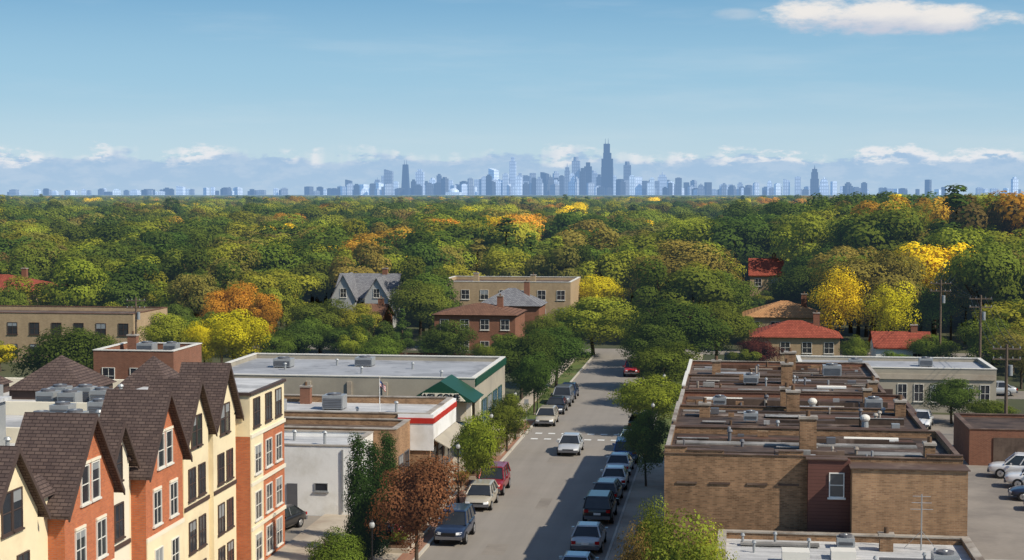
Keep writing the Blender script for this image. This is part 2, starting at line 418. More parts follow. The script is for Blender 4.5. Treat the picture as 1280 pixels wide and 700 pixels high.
# ------------------------------------------------------------------ apartment block with gables
FX = -27.3
apt = thing('apartment_building', 'brick and cream apartment building with steep brown gables facing the street', 'building', (-37, 71, 0))
RZ = 9.3; RD = 2.2
b = MB(); b.box(-50, FX-.4, 44, 91.6, 0, RZ, 'brick_red'); b.box(-50, -49.6, 44, 91.6, RZ, RZ+.6, 'cream_pale')
b.box(-49.6, FX-RD-.4, 91.2, 91.6, RZ, RZ+.6, 'cream_pale'); b.box(FX-RD-.45, FX-RD-.25, 44, 91.2, RZ, RZ+.75, 'cream_pale'); part('wall', b, apt)
b = MB(); b.box(-49.6, FX-RD-.45, 44.4, 91.2, RZ+.001, RZ+.06, 'membrane'); part('roof', b, apt, 'white flat membrane roof')
RZ += .062
mods = [(50.6, 2.9, .5, 11.4, 8.5, 'brick_red', (-1.1, 1.1)),
 (57.2, 2.3, .1, 11.3, 8.6, 'cream', (-.9, .9)),
 (63.5, 2.6, .6, 11.7, 8.4, 'brick_red', (-1.1, 1.1)),
 (68.1, 1.3, .0, 10.7, 9.0, 'cream_pale', (0,)),
 (72.4, 2.5, .6, 11.6, 8.4, 'brick_red', (-1.1, 1.1)),
 (78.2, 1.9, .15, 11.5, 8.9, 'cream', (-.75, .75)),
 (82.8, 1.9, .15, 11.8, 9.1, 'cream', (-.75, .75))]
for (yc, hw, pr, zp, ze, wm, wo) in mods:
    X = FX+pr; w = MB(); br = wm == 'brick_red'
    w.prism([(X, yc-hw, 0), (X, yc+hw, 0), (X, yc+hw, ze), (X, yc, zp-.02), (X, yc-hw, ze)], (-(RD-.1+pr), 0, 0), wm); part('gable_wall', w, apt)
    r = MB(); gable_roof_x(r, X+.32, FX-RD-.02, yc, hw, ze, zp, 'shingle', .35); part('gable_roof', r, apt)
    rb = MB(); sl = (zp-ze)/hw
    for s in (-1, 1):
        e = (yc+s*(hw+.35), ze-.35*sl)
        rb.prism([(X+.322, e[0], e[1]-.1), (X+.322, yc, zp-.1), (X+.322, yc, zp+.15), (X+.322, e[0], e[1]+.15)], (.07, 0, 0), 'trim_brown')
    part('rake_board', rb, apt)
    bn = MB()
    for zz in (4.95,) if br else (5.1,):
        bn.box(X+.001, X+.07, yc-hw+.003, yc+hw-.003, zz, zz+.2, 'cream_pale' if br else 'trim_brown')
    if br: bn.box(X+.001, X+.05, yc-hw+.003, yc+hw-.003, 0, 4.949, 'cream')
    part('string_course', bn, apt)
    for fl, zz in enumerate((8.95, 6.35, 3.65, 1.3)):
        for u in wo:
            uu = yc+u*(.5 if fl == 0 else 1)
            window(apt, '+x', X+(.05 if br and zz < 4.8 else 0), uu, zz, (.75 if fl == 0 else .95), 1.5, 'trim_brown' if not br else 'trim_white', mull=(0, 1) if fl == 0 else (1, 1))
            if br and zz > 5: membox(apt, 'lintel', X+.002, X+.08, uu-.52, uu+.52, zz+.84, zz+.95, 'cream_pale')
# wall panels and short parapets between the gables
prev = None
for (ya, yb) in ((53.5, 54.9), (59.5, 60.9), (66.1, 66.8), (69.4, 69.9), (74.9, 76.3), (80.1, 80.9), (84.7, 85.1)):
    membox(apt, 'link_wall', FX-.45, FX-.12, ya-.1, yb+.1, 0, 9.2, 'cream'); l = MB(); l.prism([(FX-.5, ya-.2, 9.21), (FX+.15, ya-.2, 8.9), (FX+.15, ya-.2, 9.02), (FX-.5, ya-.2, 9.7)], (0, yb-ya+.4, 0), 'shingle'); part('eave_roof', l, apt)
TX = FX+.85
w = MB(); w.box(FX-6, TX, 85.12, 91.9, 0, 7.6, 'brick_red'); w.box(FX-6, TX, 85.12, 91.9, 7.601, 9.9, 'cream'); part('tower_wall', w, apt)
w = MB(); w.box(FX-6.1, TX+.12, 85.02, 92.0, 9.901, 10.05, 'trim_brown'); w.box(FX-5.9, TX-.1, 85.2, 91.8, 10.052, 10.08, 'membrane'); part('tower_roof', w, apt)
w = MB()
for zz in (7.5, 4.8, 2.3): w.box(TX+.001, TX+.1, 85.123, 91.897, zz, zz+.2, 'cream_pale')
w.box(TX+.001, TX+.06, 85.125, 87.4, 0, 7.49, 'cream'); part('string_course', w, apt)
for zz in (8.85, 6.2, 3.6, 1.2):
    for u in (86.3, 88.6, 90.6): window(apt, '+x', TX+(.06 if u < 87 and zz < 7 else 0), u, zz, 1.1, 1.5, 'trim_brown' if zz > 8 else 'trim_white')
w = MB(); w.box(-37.8, -33.0, 64.5, 69.0, RZ, 11.6, 'metal_grey'); w.box(-38.0, -32.8, 64.3, 69.2, 11.601, 11.75, 'membrane'); part('penthouse', w, apt, 'grey metal lift housing on the roof')
w = MB(); w.box(-36.2, -32.6, 54.5, 58.5, RZ, 11.3, 'metal_dark'); w.box(-36.4, -32.4, 54.3, 58.7, 11.301, 11.45, 'metal_grey'); part('penthouse', w, apt, 'dark grey rooftop plant box')
for (ya, yb) in ((61, 61.3), (70.6, 70.9), (79.6, 79.9)): membox(apt, 'roof_parapet', -49.5, FX-RD-.5, ya, yb, RZ, RZ+.7, 'cream_pale')
for (cx, cy, s) in ((-38.6, 88, 2.4), (-44.6, 87, 2.4), (-33.2, 88.4, 1.8)):
    r = MB(); zt = 11.7
    for (a0, a1, b0, b1) in ((-1, -1, 1, -1), (1, -1, 1, 1), (1, 1, -1, 1), (-1, 1, -1, -1)): r.poly([(cx+a0*s, cy+a1*s, 9.9), (cx+b0*s, cy+b1*s, 9.9), (cx, cy, zt)], 'shingle')
    r.box(cx-s+.2, cx+s-.2, cy-s+.2, cy+s-.2, RZ, 9.899, 'trim_brown'); part('pyramid_roof', r, apt)
for (ax, ay) in ((-36.4, 81.2), (-35.1, 81.0), (-36.6, 83.2), (-35.2, 83.3), (-33.8, 82.2), (-32.0, 77.6), (-33.4, 76.2), (-42, 83), (-40.6, 83.1), (-43.2, 78.5), (-31.6, 73.5), (-33, 72.8)):
    aircon(ax, ay, RZ, 1.0, 1.0, 1.1)
for (vx, vy) in ((-31, 75), (-39.6, 77), (-42, 81), (-34, 85.4), (-41, 84.5), (-36, 73), (-38, 75.5), (-31.5, 66), (-31, 62.5)): vent(apt, vx, vy, RZ, .9)
# ------------------------------------------------------------------ low shops behind the alley
o = flat_building('shop_building', 'low white painted building beside the alley', -38, -24.6, 101, 107.4, 4.3, 'white', 'membrane', .3, 'coping')
window(o, '-y', 101, -26.6, 1.9, .8, .45, 'metal_grey', mull=(0, 0))
membox(o, 'door', -28.9, -28.2, 100.93, 100.99, .02, 2.1, 'metal_dark'); membox(o, 'wall_base', -29.9, -24.62, 100.94, 100.985, 0, .015, 'metal_grey')
membox(o, 'drain_pipe', -25.2, -25.1, 100.88, 100.985, .3, 4.4, 'metal_grey')
vent(o, -27, 103.5, 4.3, .8); vent(o, -29.5, 105, 4.3, .6); aircon(-31, 104, 4.3, 1.4, 1.2, .9)
o = flat_building('shop_building', 'low brick shop with a tan felt roof', -38, -23, 107.5, 112.3, 4.4, 'brick_tan_light', 'tar_brown', .4, 'coping')
for u in (109, 111): window(o, '+x', -23, u, 1.8, 1.4, 1.9, 'metal_dark', mull=(1, 0))
o = flat_building('shop_building', 'brown brick shop with a pale flat roof and red and white fascia', -40, -21.6, 112.5, 122.0, 4.7, 'brick_tan_light', 'membrane', .5, 'coping')
w = MB(); w.box(-21.599, -21.3, 112.6, 121.9, 3.4, 5.2, 'white'); w.box(-23.9, -21.3, 112.35, 112.499, 2.6, 5.2, 'white'); part('fascia', w, o)
w = MB(); w.box(-21.299, -21.25, 112.6, 121.9, 4.55, 4.95, 'red'); w.box(-23.9, -21.25, 112.3, 112.349, 4.55, 4.95, 'red'); part('sign_band', w, o)
w = MB(); w.prism([(-21.3, 112.7, 3.3), (-20.2, 112.7, 2.7), (-20.2, 112.7, 2.75), (-21.3, 112.7, 3.38)], (0, 9, 0), 'beige'); part('awning', w, o)
for u in (114, 116.5, 119, 121): window(o, '+x', -21.6, u, 1.6, 1.8, 1.9, 'metal_dark', mull=(0, 0))
aircon(-30, 118, 4.7, 1.6, 1.4, 1.1); aircon(-34, 116, 4.7, 1.3, 1.3, .9); vent(o, -25, 117, 4.7); vent(o, -27.5, 115, 4.7, .5); chimney(o, -33, 120.8, 4.7, 6.0)
fp = thing('flagpole', 'thin white flagpole with a small striped flag on the shop roof', 'flagpole', (-25.6, 114, 4.7))
w = MB(); w.tube((-25.6, 114, 4.7), (-25.6, 114, 7.6), .035, .025, 'white'); w.sphere((-25.6, 114, 7.64), .07, 'coping'); part('pole', w, fp)
w = MB()
for i in range(7):
    z = 7.0+i*.06
    for s in range(6):
        x0 = -25.57+s*.07; dy = .05*math.sin(s*1.1); dy2 = .05*math.sin((s+1)*1.1)
        w.poly([(x0, 114+dy, z-s*.07), (x0+.07, 114+dy2, z-(s+1)*.07), (x0+.07, 114+dy2, z+.06-(s+1)*.07), (x0, 114+dy, z+.06-s*.07)], 'blue' if (i > 3 and s < 3) else ('red' if i % 2 == 0 else 'white'))
part('flag', w, fp)
# ------------------------------------------------------------------ store with green gabled entrance
o = flat_building('store_building', 'large flat roofed beige store with green gabled entrance', -45, -21, 129, 146.5, 5.5, 'beige', 'membrane_grey', .4, 'trim_white', cop=.08)
w = MB(); w.box(-20.999, -20.85, 129.1, 146.4, 5.3, 5.88, 'green'); part('trim_band', w, o)
for u in (131, 134, 137, 140, 143): window(o, '+x', -21, u, 2.3, 2.2, 2.6, 'green', 'glass_blue', mull=(1, 1))
for u in (-42, -38.5, -35, -31.5, -28.5): membox(o, 'pilaster', u-.2, u+.2, 128.85, 128.995, .02, 5.49, 'concrete')
for (a, b_, c_, d_) in ((-25.3, -24.9, 124.2, 128.99), (-20.9, -20.5, 124.2, 124.6), (-20.9, -20.5, 128.5, 128.99)): membox(o, 'porch_pillar', a, b_, c_, d_, 0, 4.6, 'cream_pale')
membox(o, 'entrance_glazing', -24.9, -20.9, 125.1, 125.3, 0, 2.9, 'glass_blue'); membox(o, 'entrance_wall', -24.9, -20.9, 125.05, 125.35, 2.901, 4.6, 'cream_pale')
ew = MB(); ew.prism([(-25.6, 123.9, 4.6), (-20.2, 123.9, 4.6), (-22.9, 123.9, 6.25)], (0, 5.0, 0), 'green'); part('entrance_roof', ew, o, 'dark green gabled entrance roof')
ew = MB(); ew.prism([(-24.9, 123.8, 4.7), (-20.9, 123.8, 4.7), (-21.5, 123.8, 5.3), (-24.3, 123.8, 5.3)], (0, .095, 0), 'cream_pale'); sgn = part('sign_board', ew, o, 'pale sign board with dark lettering')
cu = bpy.data.curves.new('lettering', 'FONT'); cu.body = 'WELCOME'; cu.size = .66; cu.extrude = .02; cu.align_x = 'CENTER'; cu.align_y = 'CENTER'; cu.offset = .01
t = bpy.data.objects.new('lettering_curve', cu); COL.objects.link(t); bpy.context.view_layer.update()
tm = bpy.data.meshes.new_from_object(t.evaluated_get(bpy.context.evaluated_depsgraph_get())); bpy.data.objects.remove(t)
tm.transform(Matrix.Translation(Vector((-22.9, 123.77, 5.0))-Vector(o.location)) @ Matrix.Rotation(math.pi/2, 4, 'X')); tm.materials.clear(); tm.materials.append(M['black'])
t = bpy.data.objects.new('lettering', tm); COL.objects.link(t); t.parent = sgn
for (ax, ay) in ((-40, 139), (-33, 141)): aircon(ax, ay, 5.5, 1.6, 1.4, .8)
for i in range(6): vent(o, -43+i*3.7, 133+((i*7) % 5)*2, 5.5, .5)
# ------------------------------------------------------------------ brick buildings behind the apartment block
o = flat_building('brick_building', 'brown brick building with stepped pale parapet', -52.5, -45.6, 126, 133, 7.6, 'brick_brown', 'tar_grey', .5, 'trim_white')
aircon(-49, 129, 7.6, 1.4, 1.2, .9); aircon(-47.2, 130, 7.6, 1.1, 1.1, .8); chimney(o, -51, 131, 7.6, 8.9)
for u in (-51.2, -48.8, -46.8): window(o, '-y', 126, u, 6.0, 1, 1.3)
o = flat_building('brick_building', 'low brown brick shop building with grey roof', -62, -48, 106, 118, 5.6, 'brick_brown', 'tar_grey', .5, 'coping')
o = flat_building('apartment_building', 'long buff brick building with brown flat roof edge', -100, -73.5, 189, 201, 5.7, 'brick_buff', 'tar_brown', .5, 'shingle_rust')
for u in range(9):
    for zz in (1.6, 4.3): window(o, '-y', 189, -98+u*2.9, zz, 1.2, 1.4, 'trim_brown')
# ------------------------------------------------------------------ right-hand brick block
BX0, BX1 = -3.3, 10.9
ys = [(78, 87.3, 8.0, 'tar', 'coping_dark', 'brick_tan'), (87.4, 95.9, 8.2, 'tar', 'coping_dark', 'brick_tan'), (96, 104.4, 7.9, 'tar_rust', 'coping_dark', 'brick_brown'), (104.5, 113.5, 8.1, 'tar', 'coping_dark', 'brick_tan'), (113.6, 123.6, 7.9, 'tar_brown', 'coping', 'brick_brown')]
labs = ['old tan brick building with dark tar roof and brown sided bay', 'brick building with sagging dark tar roof', 'brick building with rusty brown tar roof', 'brick building with patched tar roof and chimneys', 'brick building with brown tar roof at the block end']
blk = []
for i, ((a, b_, z, rf, cp, wl), lb) in enumerate(zip(ys, labs)):
    blk.append(flat_building('brick_building', lb, BX0, BX1-(0, .6, .2, 1.2, .8)[i], a, b_, z, wl, rf, (.35, .18, .25, .15, .3)[i], cp, .16, cop=.04))
B1, B2, B3, B4, B5 = blk
w = MB(); w.box(5.6, 10.9, 76.3, 77.99, 0, 8.1, 'brick_tan_light'); w.box(5.5, 11.0, 76.2, 77.94, 8.101, 8.15, 'coping_dark'); part('annex_wall', w, B1, 'lighter tan brick projecting wall')
w = MB(); w.box(3.6, 5.59, 77.4, 77.99, 4.3, 8.3, 'maroon'); w.box(3.5, 5.48, 77.3, 77.94, 8.305, 8.36, 'coping_dark'); part('siding_bay', w, B1, 'dull brown clapboard bay')
window(B1, '-y', 77.4, 4.95, 7.1, .62, 1.1, 'white', 'glass', (0, 1))
for (x0, x1, h) in ((-3.3, -2.2, .3), (-2.2, -.4, .14), (2.2, 3.4, .18), (9.2, 10.9, .14)):
    w = MB(); w.box(x0+.01, x1-.01, 78.0, 78.2, 8.391, 8.39+h, 'brick_tan'); w.box(x0, x1, 77.95, 78.25, 8.39+h, 8.43+h, 'coping_dark'); part('stepped_parapet', w, B1)
for u in (-2.2, -.6, 1.2, 2.7): membox(B1, 'lintel', u-.5, u+.5, 77.94, 77.995, 6.9, 7.0, 'coping_dark')
rr = random.Random(23)
for bi, (pr, (a, b_, z, *_r)) in enumerate(zip(blk, ys)):
    membox(pr, 'parapet_cap', BX0-.02, BX0+.2, a+.3, b_-.3, z+.36, z+.46, 'trim_white' if bi > 2 else 'coping')
    y = a+.7
    while y < b_-1.0:
        wdt = rr.uniform(.4, 1.5); xs = sorted([-2.9, 9.4]+[rr.uniform(-1.5, 8.5) for _ in range(rr.choice([0, 1, 2]))])
        for xa, xb in zip(xs, xs[1:]):
            if rr.random() < .85: membox(pr, 'roof_strip', xa, xb-.03, y+rr.uniform(0, .15), y+wdt-rr.uniform(0, .15), z+.001, z+rr.uniform(.03, .1), rr.choice(['tar', 'tar_rust', 'tar_brown', 'tar_rust', 'tar', 'tar_brown', 'tar_grey']))
        y += wdt+.02
        if rr.random() < .5:
            hh = rr.uniform(.1, .32); xa = rr.choice([-2.9, -2.9, -1, 2.5]); xe = rr.choice([9.4, 9.4, 7.5, 5.5]); mt = rr.choice(['coping_dark', 'tar_rust', 'brick_tan', 'tar'])
            while xa < xe-.3:
                xb = min(xe, xa+rr.uniform(1.2, 4)); h2_ = hh+rr.choice([0, 0, .06, -.05, .12])
                membox(pr, 'roof_curb', xa, xb-.005, y, y+.15, z+.001, z+h2_, mt)
                if rr.random() < .3: membox(pr, 'curb_cap', xa, xb-.01, y-.03, y+.18, z+h2_+.001, z+h2_+.03, rr.choice(['coping', 'tar_grey']))
                xa = xb
            y += .2
        y += rr.uniform(.1, .6)
for (pr, x, y, z, h, w_) in ((B1, 3.8, 82.4, 8, 1.6, .85), (B2, 3.5, 95.0, 8.2, 1.2, .75), (B3, 3.2, 97.2, 7.9, 1.4, .75), (B4, 3.6, 109.4, 8.1, 1.4, .75), (B2, 9.6, 94.4, 8.2, .8, .6), (B5, 4.2, 120.5, 7.9, 1.3, .8), (B4, 9.0, 105.8, 8.1, .7, .6), (B2, -1.6, 92.4, 8.2, .7, .6), (B3, 8.3, 101.5, 7.9, .9, .5), (B5, -1.2, 116.5, 7.9, 1.0, .6), (B1, 9.6, 80.3, 8, .7, .5)):
    chimney(pr, x, y, z, z+h, w_, .7, 'brick_tan')
for (pr, x0, x1, y0, y1, z) in ((B1, 5.8, 8.6, 85.1, 85.4, 8), (B3, -1.8, .6, 101.5, 101.8, 7.9), (B4, 5.5, 7.4, 107, 107.4, 8.1)):
    w = MB(); w.box(x0, x1, y0, y1, z+.1, z+.2, 'white'); w.prism([(x0, y0, z+.202), (x0, (y0+y1)/2, z+.27), (x0, y1, z+.202)], (x1-x0, 0, 0), 'trim_white'); part('skylight', w, pr)
for pr, (a, b_, z, *_r) in zip(blk, ys):
    for i in range(9): vent(pr, rr.uniform(-2.5, 9.2), rr.uniform(a+.8, b_-.8), z, rr.uniform(.2, .6), rr.uniform(.04, .09), rr.choice(['metal_grey', 'coping', 'soil', 'metal_dark']), rr.random() < .5)
    for i in range(4):
        x = rr.uniform(-2.5, 7.0); y = rr.uniform(a+.7, b_-1.6); membox(pr, 'roof_patch', x, x+rr.uniform(.8, 2.4), y, y+rr.uniform(.4, 1.1), z+.102, z+.11+.004*i, rr.choice(['tar_grey', 'coping', 'tar_grey', 'membrane_grey']))
    for i in range(4):
        x = rr.uniform(-2.5, 9); y = rr.uniform(a+.7, b_-1); s_ = rr.uniform(.15, .4); membox(pr, 'roof_box', x, x+s_*rr.uniform(1, 2.2), y, y+s_, z+.102, z+.12+s_*rr.uniform(.5, 1), rr.choice(['metal_grey', 'brick_tan', 'tar_grey', 'metal_dark']))
for (pr, x, y, z) in ((B3, 4.8, 98.4, 7.9), (B2, 7.2, 89.2, 8.2)):
    w = MB(); w.tube((x, y, z), (x, y, z+.35), .2, .18, 'metal_grey', 12); w.sphere((x, y, z+.52), .28, 'trim_white', 14, 8, .8); part('turbine_vent', w, pr)
aircon(8.4, 98.0, 8.01, 1.0, .9, .7); aircon(1.2, 109, 8.21, 1.0, .9, .6); aircon(7, 116, 8.01, 1.3, 1.1, .8); aircon(-.8, 99, 8.01, .8, .8, .5); aircon(1.0, 90, 8.31, .8, .7, .5)
# near low roofs in front
o = flat_building('shop_building', 'low building with pale grey flat roof and clutter', -.6, 10.9, 52, 76.1, 4.7, 'brick_tan', 'membrane', .3, 'coping')
o2 = flat_building('shop_building', 'low building with pale flat roof beside a car park', 11.2, 27, 50, 73.2, 4.3, 'brick_tan', 'membrane_grey', .3, 'coping')
membox(o, 'roof_hatch', 2.2, 3.4, 70.6, 71.6, 4.701, 5.3, 'trim_white', 'white boxed roof hatch'); membox(o, 'roof_hatch', 4.4, 5.5, 71.9, 72.8, 4.701, 5.1, 'trim_white')
chimney(o, 7.0, 74.2, 4.7, 5.4, .6, .5, 'brick_tan')
for (x, y) in ((1, 73), (6.2, 70.5), (9, 72.5), (10, 69), (8.4, 71.5), (3.5, 73.8), (.5, 74.5), (2, 75)): vent(o, x, y, 4.7, .45, .06)
for (x, y) in ((13, 71), (15.5, 70), (18, 71.5)): vent(o2, x, y, 4.3, .5)
aircon(9.2, 70.8, 4.701, 1.1, 1.0, .7); aircon(14.3, 70.8, 4.301, 1.2, 1.1, .8); aircon(5.2, 74.6, 4.701, .8, .8, .5)
for (x0, x1, y0, y1, q_) in ((.4, 4, 74.2, 74.7, 'tar_grey'), (6.5, 9.5, 71.8, 72.1, 'metal_dark'), (2, 8, 69, 69.12, 'metal_grey')): membox(o, 'roof_duct', x0, x1, y0, y1, 4.76, 4.86, q_)
tm_ = thing('antenna_mast', 'thin metal television antenna mast on a low roof', 'antenna', (8.6, 74.5, 4.7))
w = MB(); w.tube((8.6, 74.5, 4.7), (8.6, 74.5, 7.3), .035, .025, 'metal_grey')
for i, z in enumerate((7.2, 6.9, 6.6)): w.tube((8.2-.05*i, 74.5, z), (9.0+.05*i, 74.5, z), .015, .015, 'metal_grey', 5)
w.tube((8.6, 74.5, 5.6), (7.9, 74.9, 4.72), .012, .012, 'metal_grey', 5); w.tube((8.6, 74.5, 5.6), (9.3, 74.9, 4.72), .012, .012, 'metal_grey', 5); part('mast', w, tm_)
o = flat_building('garage', 'small brown brick garage with dark flat roof', 18.2, 28, 127, 136, 2.6, 'brick_brown', 'tar', .2, 'coping_dark')
membox(o, 'door', 20, 22.8, 126.93, 126.995, .02, 2.2, 'tar_brown')
o = flat_building('stone_building', 'single storey grey stone building with tall windows and a flat roof', 6.5, 25, 157.5, 168, 3.9, 'beige', 'membrane_grey', .35, 'trim_white')
membox(o, 'cornice', 6.6, 24.9, 157.35, 157.495, 3.2, 3.7, 'concrete')
for i in range(6): window(o, '-y', 157.5, 16.2+i*1.55, 1.9, .8, 1.6, 'trim_white')
membox(o, 'door', 14.3, 15.3, 157.42, 157.49, .02, 2.2, 'trim_brown')
aircon(12, 161, 3.9, 1.3, 1.1, .8); aircon(19, 163, 3.9, 1.3, 1.1, .8)
# ------------------------------------------------------------------ houses among trees
def house(label, x0, x1, y0, y1, ze, zp, wall, roof, style='hip', chim=True, name='house', wins=True, wmat='trim_white', two=False):
    o = thing(name, label, 'house', ((x0+x1)/2, (y0+y1)/2, 0))
    w = MB(); w.box(x0, x1, y0, y1, 0, ze, wall)
    if style == 'gx': w.prism([(x0+.01, y0, ze), (x0+.01, y1, ze), (x0+.01, (y0+y1)/2, zp-.05)], (x1-x0-.02, 0, 0), wall)
    part('wall', w, o); r = MB()
    if style == 'hip': hip_roof(r, x0, x1, y0, y1, ze+.002, zp, roof)
    else: gable_roof_x(r, x0-.3, x1+.3, (y0+y1)/2, (y1-y0)/2, ze, zp, roof)
    part('roof', r, o)
    if chim: chimney(o, x0+(x1-x0)*.75, y0+(y1-y0)*.5, ze-.2, zp+.9, .8, .6)
    if wins:
        k = max(2, int((x1-x0)/2.6))
        for i in range(k):
            u = x0+(x1-x0)*(i+.5)/k
            for zz in ([ze-1.3] if not two else [ze-1.3, ze-4.2]): window(o, '-y', y0, u, zz, 1.1, 1.3, wmat)
    return o
house('bungalow with a red hipped roof', 2.4, 13.2, 203, 212, 3.1, 4.9, 'brick_buff', 'shingle_red')
house('buff brick house with an orange tan tiled roof', 1.6, 12.6, 224, 234, 4.0, 6.0, 'brick_buff', 'shingle_tan', chim=True)
house('small white house with a red roof', 17, 23.5, 196, 204, 2.6, 4.1, 'siding_white', 'shingle_red', 'gx')
house('brown brick two storey house with a rust brown roof', -40, -29, 212, 222, 4.8, 6.1, 'brick_brown', 'shingle_rust', two=True)
h2 = flat_building('apartment_building', 'buff brick flat roofed apartment building', -46, -25, 246, 262, 6.9, 'brick_buff', 'tar_brown', .5, 'trim_white')
for i in range(7):
    for zz in (5.4, 2.5): window(h2, '-y', 246, -44.5+i*3, zz, 1.2, 1.4)
chimney(h2, -40, 247.5, 6.9, 8.6, .8, .8, 'brick_buff'); chimney(h2, -31, 247.5, 6.9, 8.4, .8, .8, 'brick_buff')
house('house with a grey hipped roof behind brick flats', -37, -28, 230, 238, 4.8, 7.2, 'brick_brown', 'shingle_grey', wins=False)
vh = house('large grey house with several steep gables and a brick chimney', -62.5, -53, 246, 256, 4.8, 8.2, 'siding_grey', 'shingle_grey', 'gx')
for xc, hz in ((-60.5, 8.4), (-55.2, 7.9)):
    w = MB(); gable_roof_y(w, 243.6, 250, xc, 1.9, 4.8, hz, 'shingle_grey', .25); part('dormer_roof', w, vh)
    w = MB(); w.prism([(xc-1.9, 243.9, 0), (xc+1.9, 243.9, 0), (xc+1.9, 243.9, 4.8), (xc, 243.9, hz-.05), (xc-1.9, 243.9, 4.8)], (0, 2.0, 0), 'siding_grey'); part('dormer_wall', w, vh)
    window(vh, '-y', 243.9, xc, 5.6, .9, 1.3)
house('brick house with a small rust gable roof', -54, -50.5, 226, 234, 3.0, 4.8, 'brick_brown', 'shingle_rust', 'gx', wins=False)
house('buff brick apartment building with a red tiled roof', -122, -104.5, 228, 242, 6.4, 8.6, 'brick_buff', 'shingle_red', two=True)
house('house with a brown hipped roof among trees', -96, -90, 236, 246, 6.2, 8.4, 'brick_buff', 'shingle_rust')
house('house with a red roof seen between trees', 3, 9, 300, 312, 6.0, 8.8, 'brick_buff', 'shingle_red', 'gx')
for i in range(8):
    w = MB(); x = -44+i*2.4
    w.box(x+.12, x+2.18, 189, 189.06, .1, 1.9, 'shingle_rust'); w.box(x, x+.119, 188.95, 189.05, 0, 2.0, 'wood'); w.box(x+2.181, x+2.3, 188.95, 189.05, 0, 2.0, 'wood')
    solo('wooden_fence', w, 'brown wooden fence panel by the car park', 'fence', group='fence panels', loc=(x, 189, 0))
# ------------------------------------------------------------------ trees
def leafcloud(seed, nleaf, rx, rz, zc, ls, ncl=34, shape='round', core=.5, cs=.6):
    rg = np.random.default_rng(seed); cl = []
    for i in range(ncl):
        while True:
            d = rg.normal(size=3); d /= np.linalg.norm(d); rad = rg.uniform(core, .95)
            if shape == 'column': p = np.array([d[0]*rx*.5*rad, d[1]*rx*.5*rad, zc+rg.uniform(-1, .9)*rz]); taper = 1-.5*max(0, (p[2]-zc)/rz); p[:2] *= taper; r = rx*.55*taper*rg.uniform(.85, 1.1); break
            if shape == 'cone':
                h = rg.uniform(0, 1)**1.4; a = rg.uniform(0, 2*math.pi); rr_ = (1-h)*rx*rg.uniform(.45, .85)
                p = np.array([math.cos(a)*rr_, math.sin(a)*rr_, zc-rz+2*rz*h]); r = (.16+(1-h)*.22)*rx; break
            p = np.array([d[0]*rx*rad*.78, d[1]*rx*rad*.78, zc+d[2]*rz*rad*.8])
            r = rx*rg.uniform(.20, .40)
            if d[2] < -.6: r *= .8
            break
        cl.append((p, r, rg.uniform(0, 1)))
    w = np.array([c[1]**2 for c in cl]); w /= w.sum()
    idx = rg.choice(len(cl), nleaf, p=w); C = np.array([c[0] for c in cl])[idx]; Rr = np.array([c[1] for c in cl])[idx]; S = np.array([c[2] for c in cl])[idx]
    d = rg.normal(size=(nleaf, 3)); d[:, 2] += .25; d /= np.linalg.norm(d, axis=1)[:, None]
    pos = C+d*(Rr*rg.uniform(.74, 1.1, nleaf))[:, None]*np.array([1, 1, .85])
    outw = (pos-np.array([0, 0, zc-rz*.3]))/np.array([rx, rx, rz]); outw /= np.linalg.norm(outw, axis=1)[:, None]+1e-6
    nr = d*.75+outw*.6+rg.normal(size=(nleaf, 3))*.22; nr /= np.linalg.norm(nr, axis=1)[:, None]
    t = np.cross(nr, rg.normal(size=(nleaf, 3))); t /= np.linalg.norm(t, axis=1)[:, None]; b = np.cross(nr, t)
    s = ls*rg.uniform(.55, 1.35, nleaf)[:, None]
    V = np.stack([pos-t*s*.5, pos+b*s*.36, pos+t*s*.5, pos-b*s*.36], axis=1).reshape(-1, 3)
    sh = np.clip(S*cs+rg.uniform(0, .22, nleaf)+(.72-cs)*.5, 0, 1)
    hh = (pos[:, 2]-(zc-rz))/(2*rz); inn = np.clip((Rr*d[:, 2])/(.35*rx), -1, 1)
    sh = np.clip(sh*(.6+.55*hh)*(1+.22*inn), 0, 1)  # shading painted into leaf tone: tops lighter, low parts and undersides darker
    return V, np.repeat(sh, 4)
def trunk_mb(seed, zc, rx, rz, r0=.28, shape='round'):
    rg = random.Random(seed); mb = MB(); top = Vector((rg.uniform(-.2, .2), rg.uniform(-.2, .2), zc-rz*.45))
    mb.tube((0, 0, -.1), top*.5, r0, r0*.8, 'bark', 8, False); mb.tube(top*.5, top, r0*.8, r0*.66, 'bark', 8, False)
    if shape in ('column', 'cone'):
        mb.tube(top, (0, 0, zc+rz*.8), r0*.66, .04, 'bark', 6, False); return mb
    for i in range(6):
        a = i*1.05+rg.uniform(-.3, .3); e = Vector((math.cos(a)*rx*rg.uniform(.3, .6), math.sin(a)*rx*rg.uniform(.3, .6), zc+rz*rg.uniform(-.1, .55)))
        mid = top.lerp(e, .5)+Vector((0, 0, -.3)); mb.tube(top-Vector((0, 0, rg.uniform(0, .5))), mid, r0*.45, r0*.28, 'bark', 6, False); mb.tube(mid, e, r0*.28, r0*.08, 'bark', 5, False)
        for j in range(2):
            e2 = e.lerp(mid, .4)+Vector((rg.uniform(-1, 1), rg.uniform(-1, 1), rg.uniform(.3, 1.2)))*rx*.22; mb.tube(e.lerp(mid, .5), e2, r0*.16, r0*.05, 'bark', 4, False)
    return mb
VAR = {}
def setattr_mesh(me, name, typ, field, data):
    me.attributes.new(name, typ, 'POINT'); me.attributes[name].data.foreach_set(field, data)
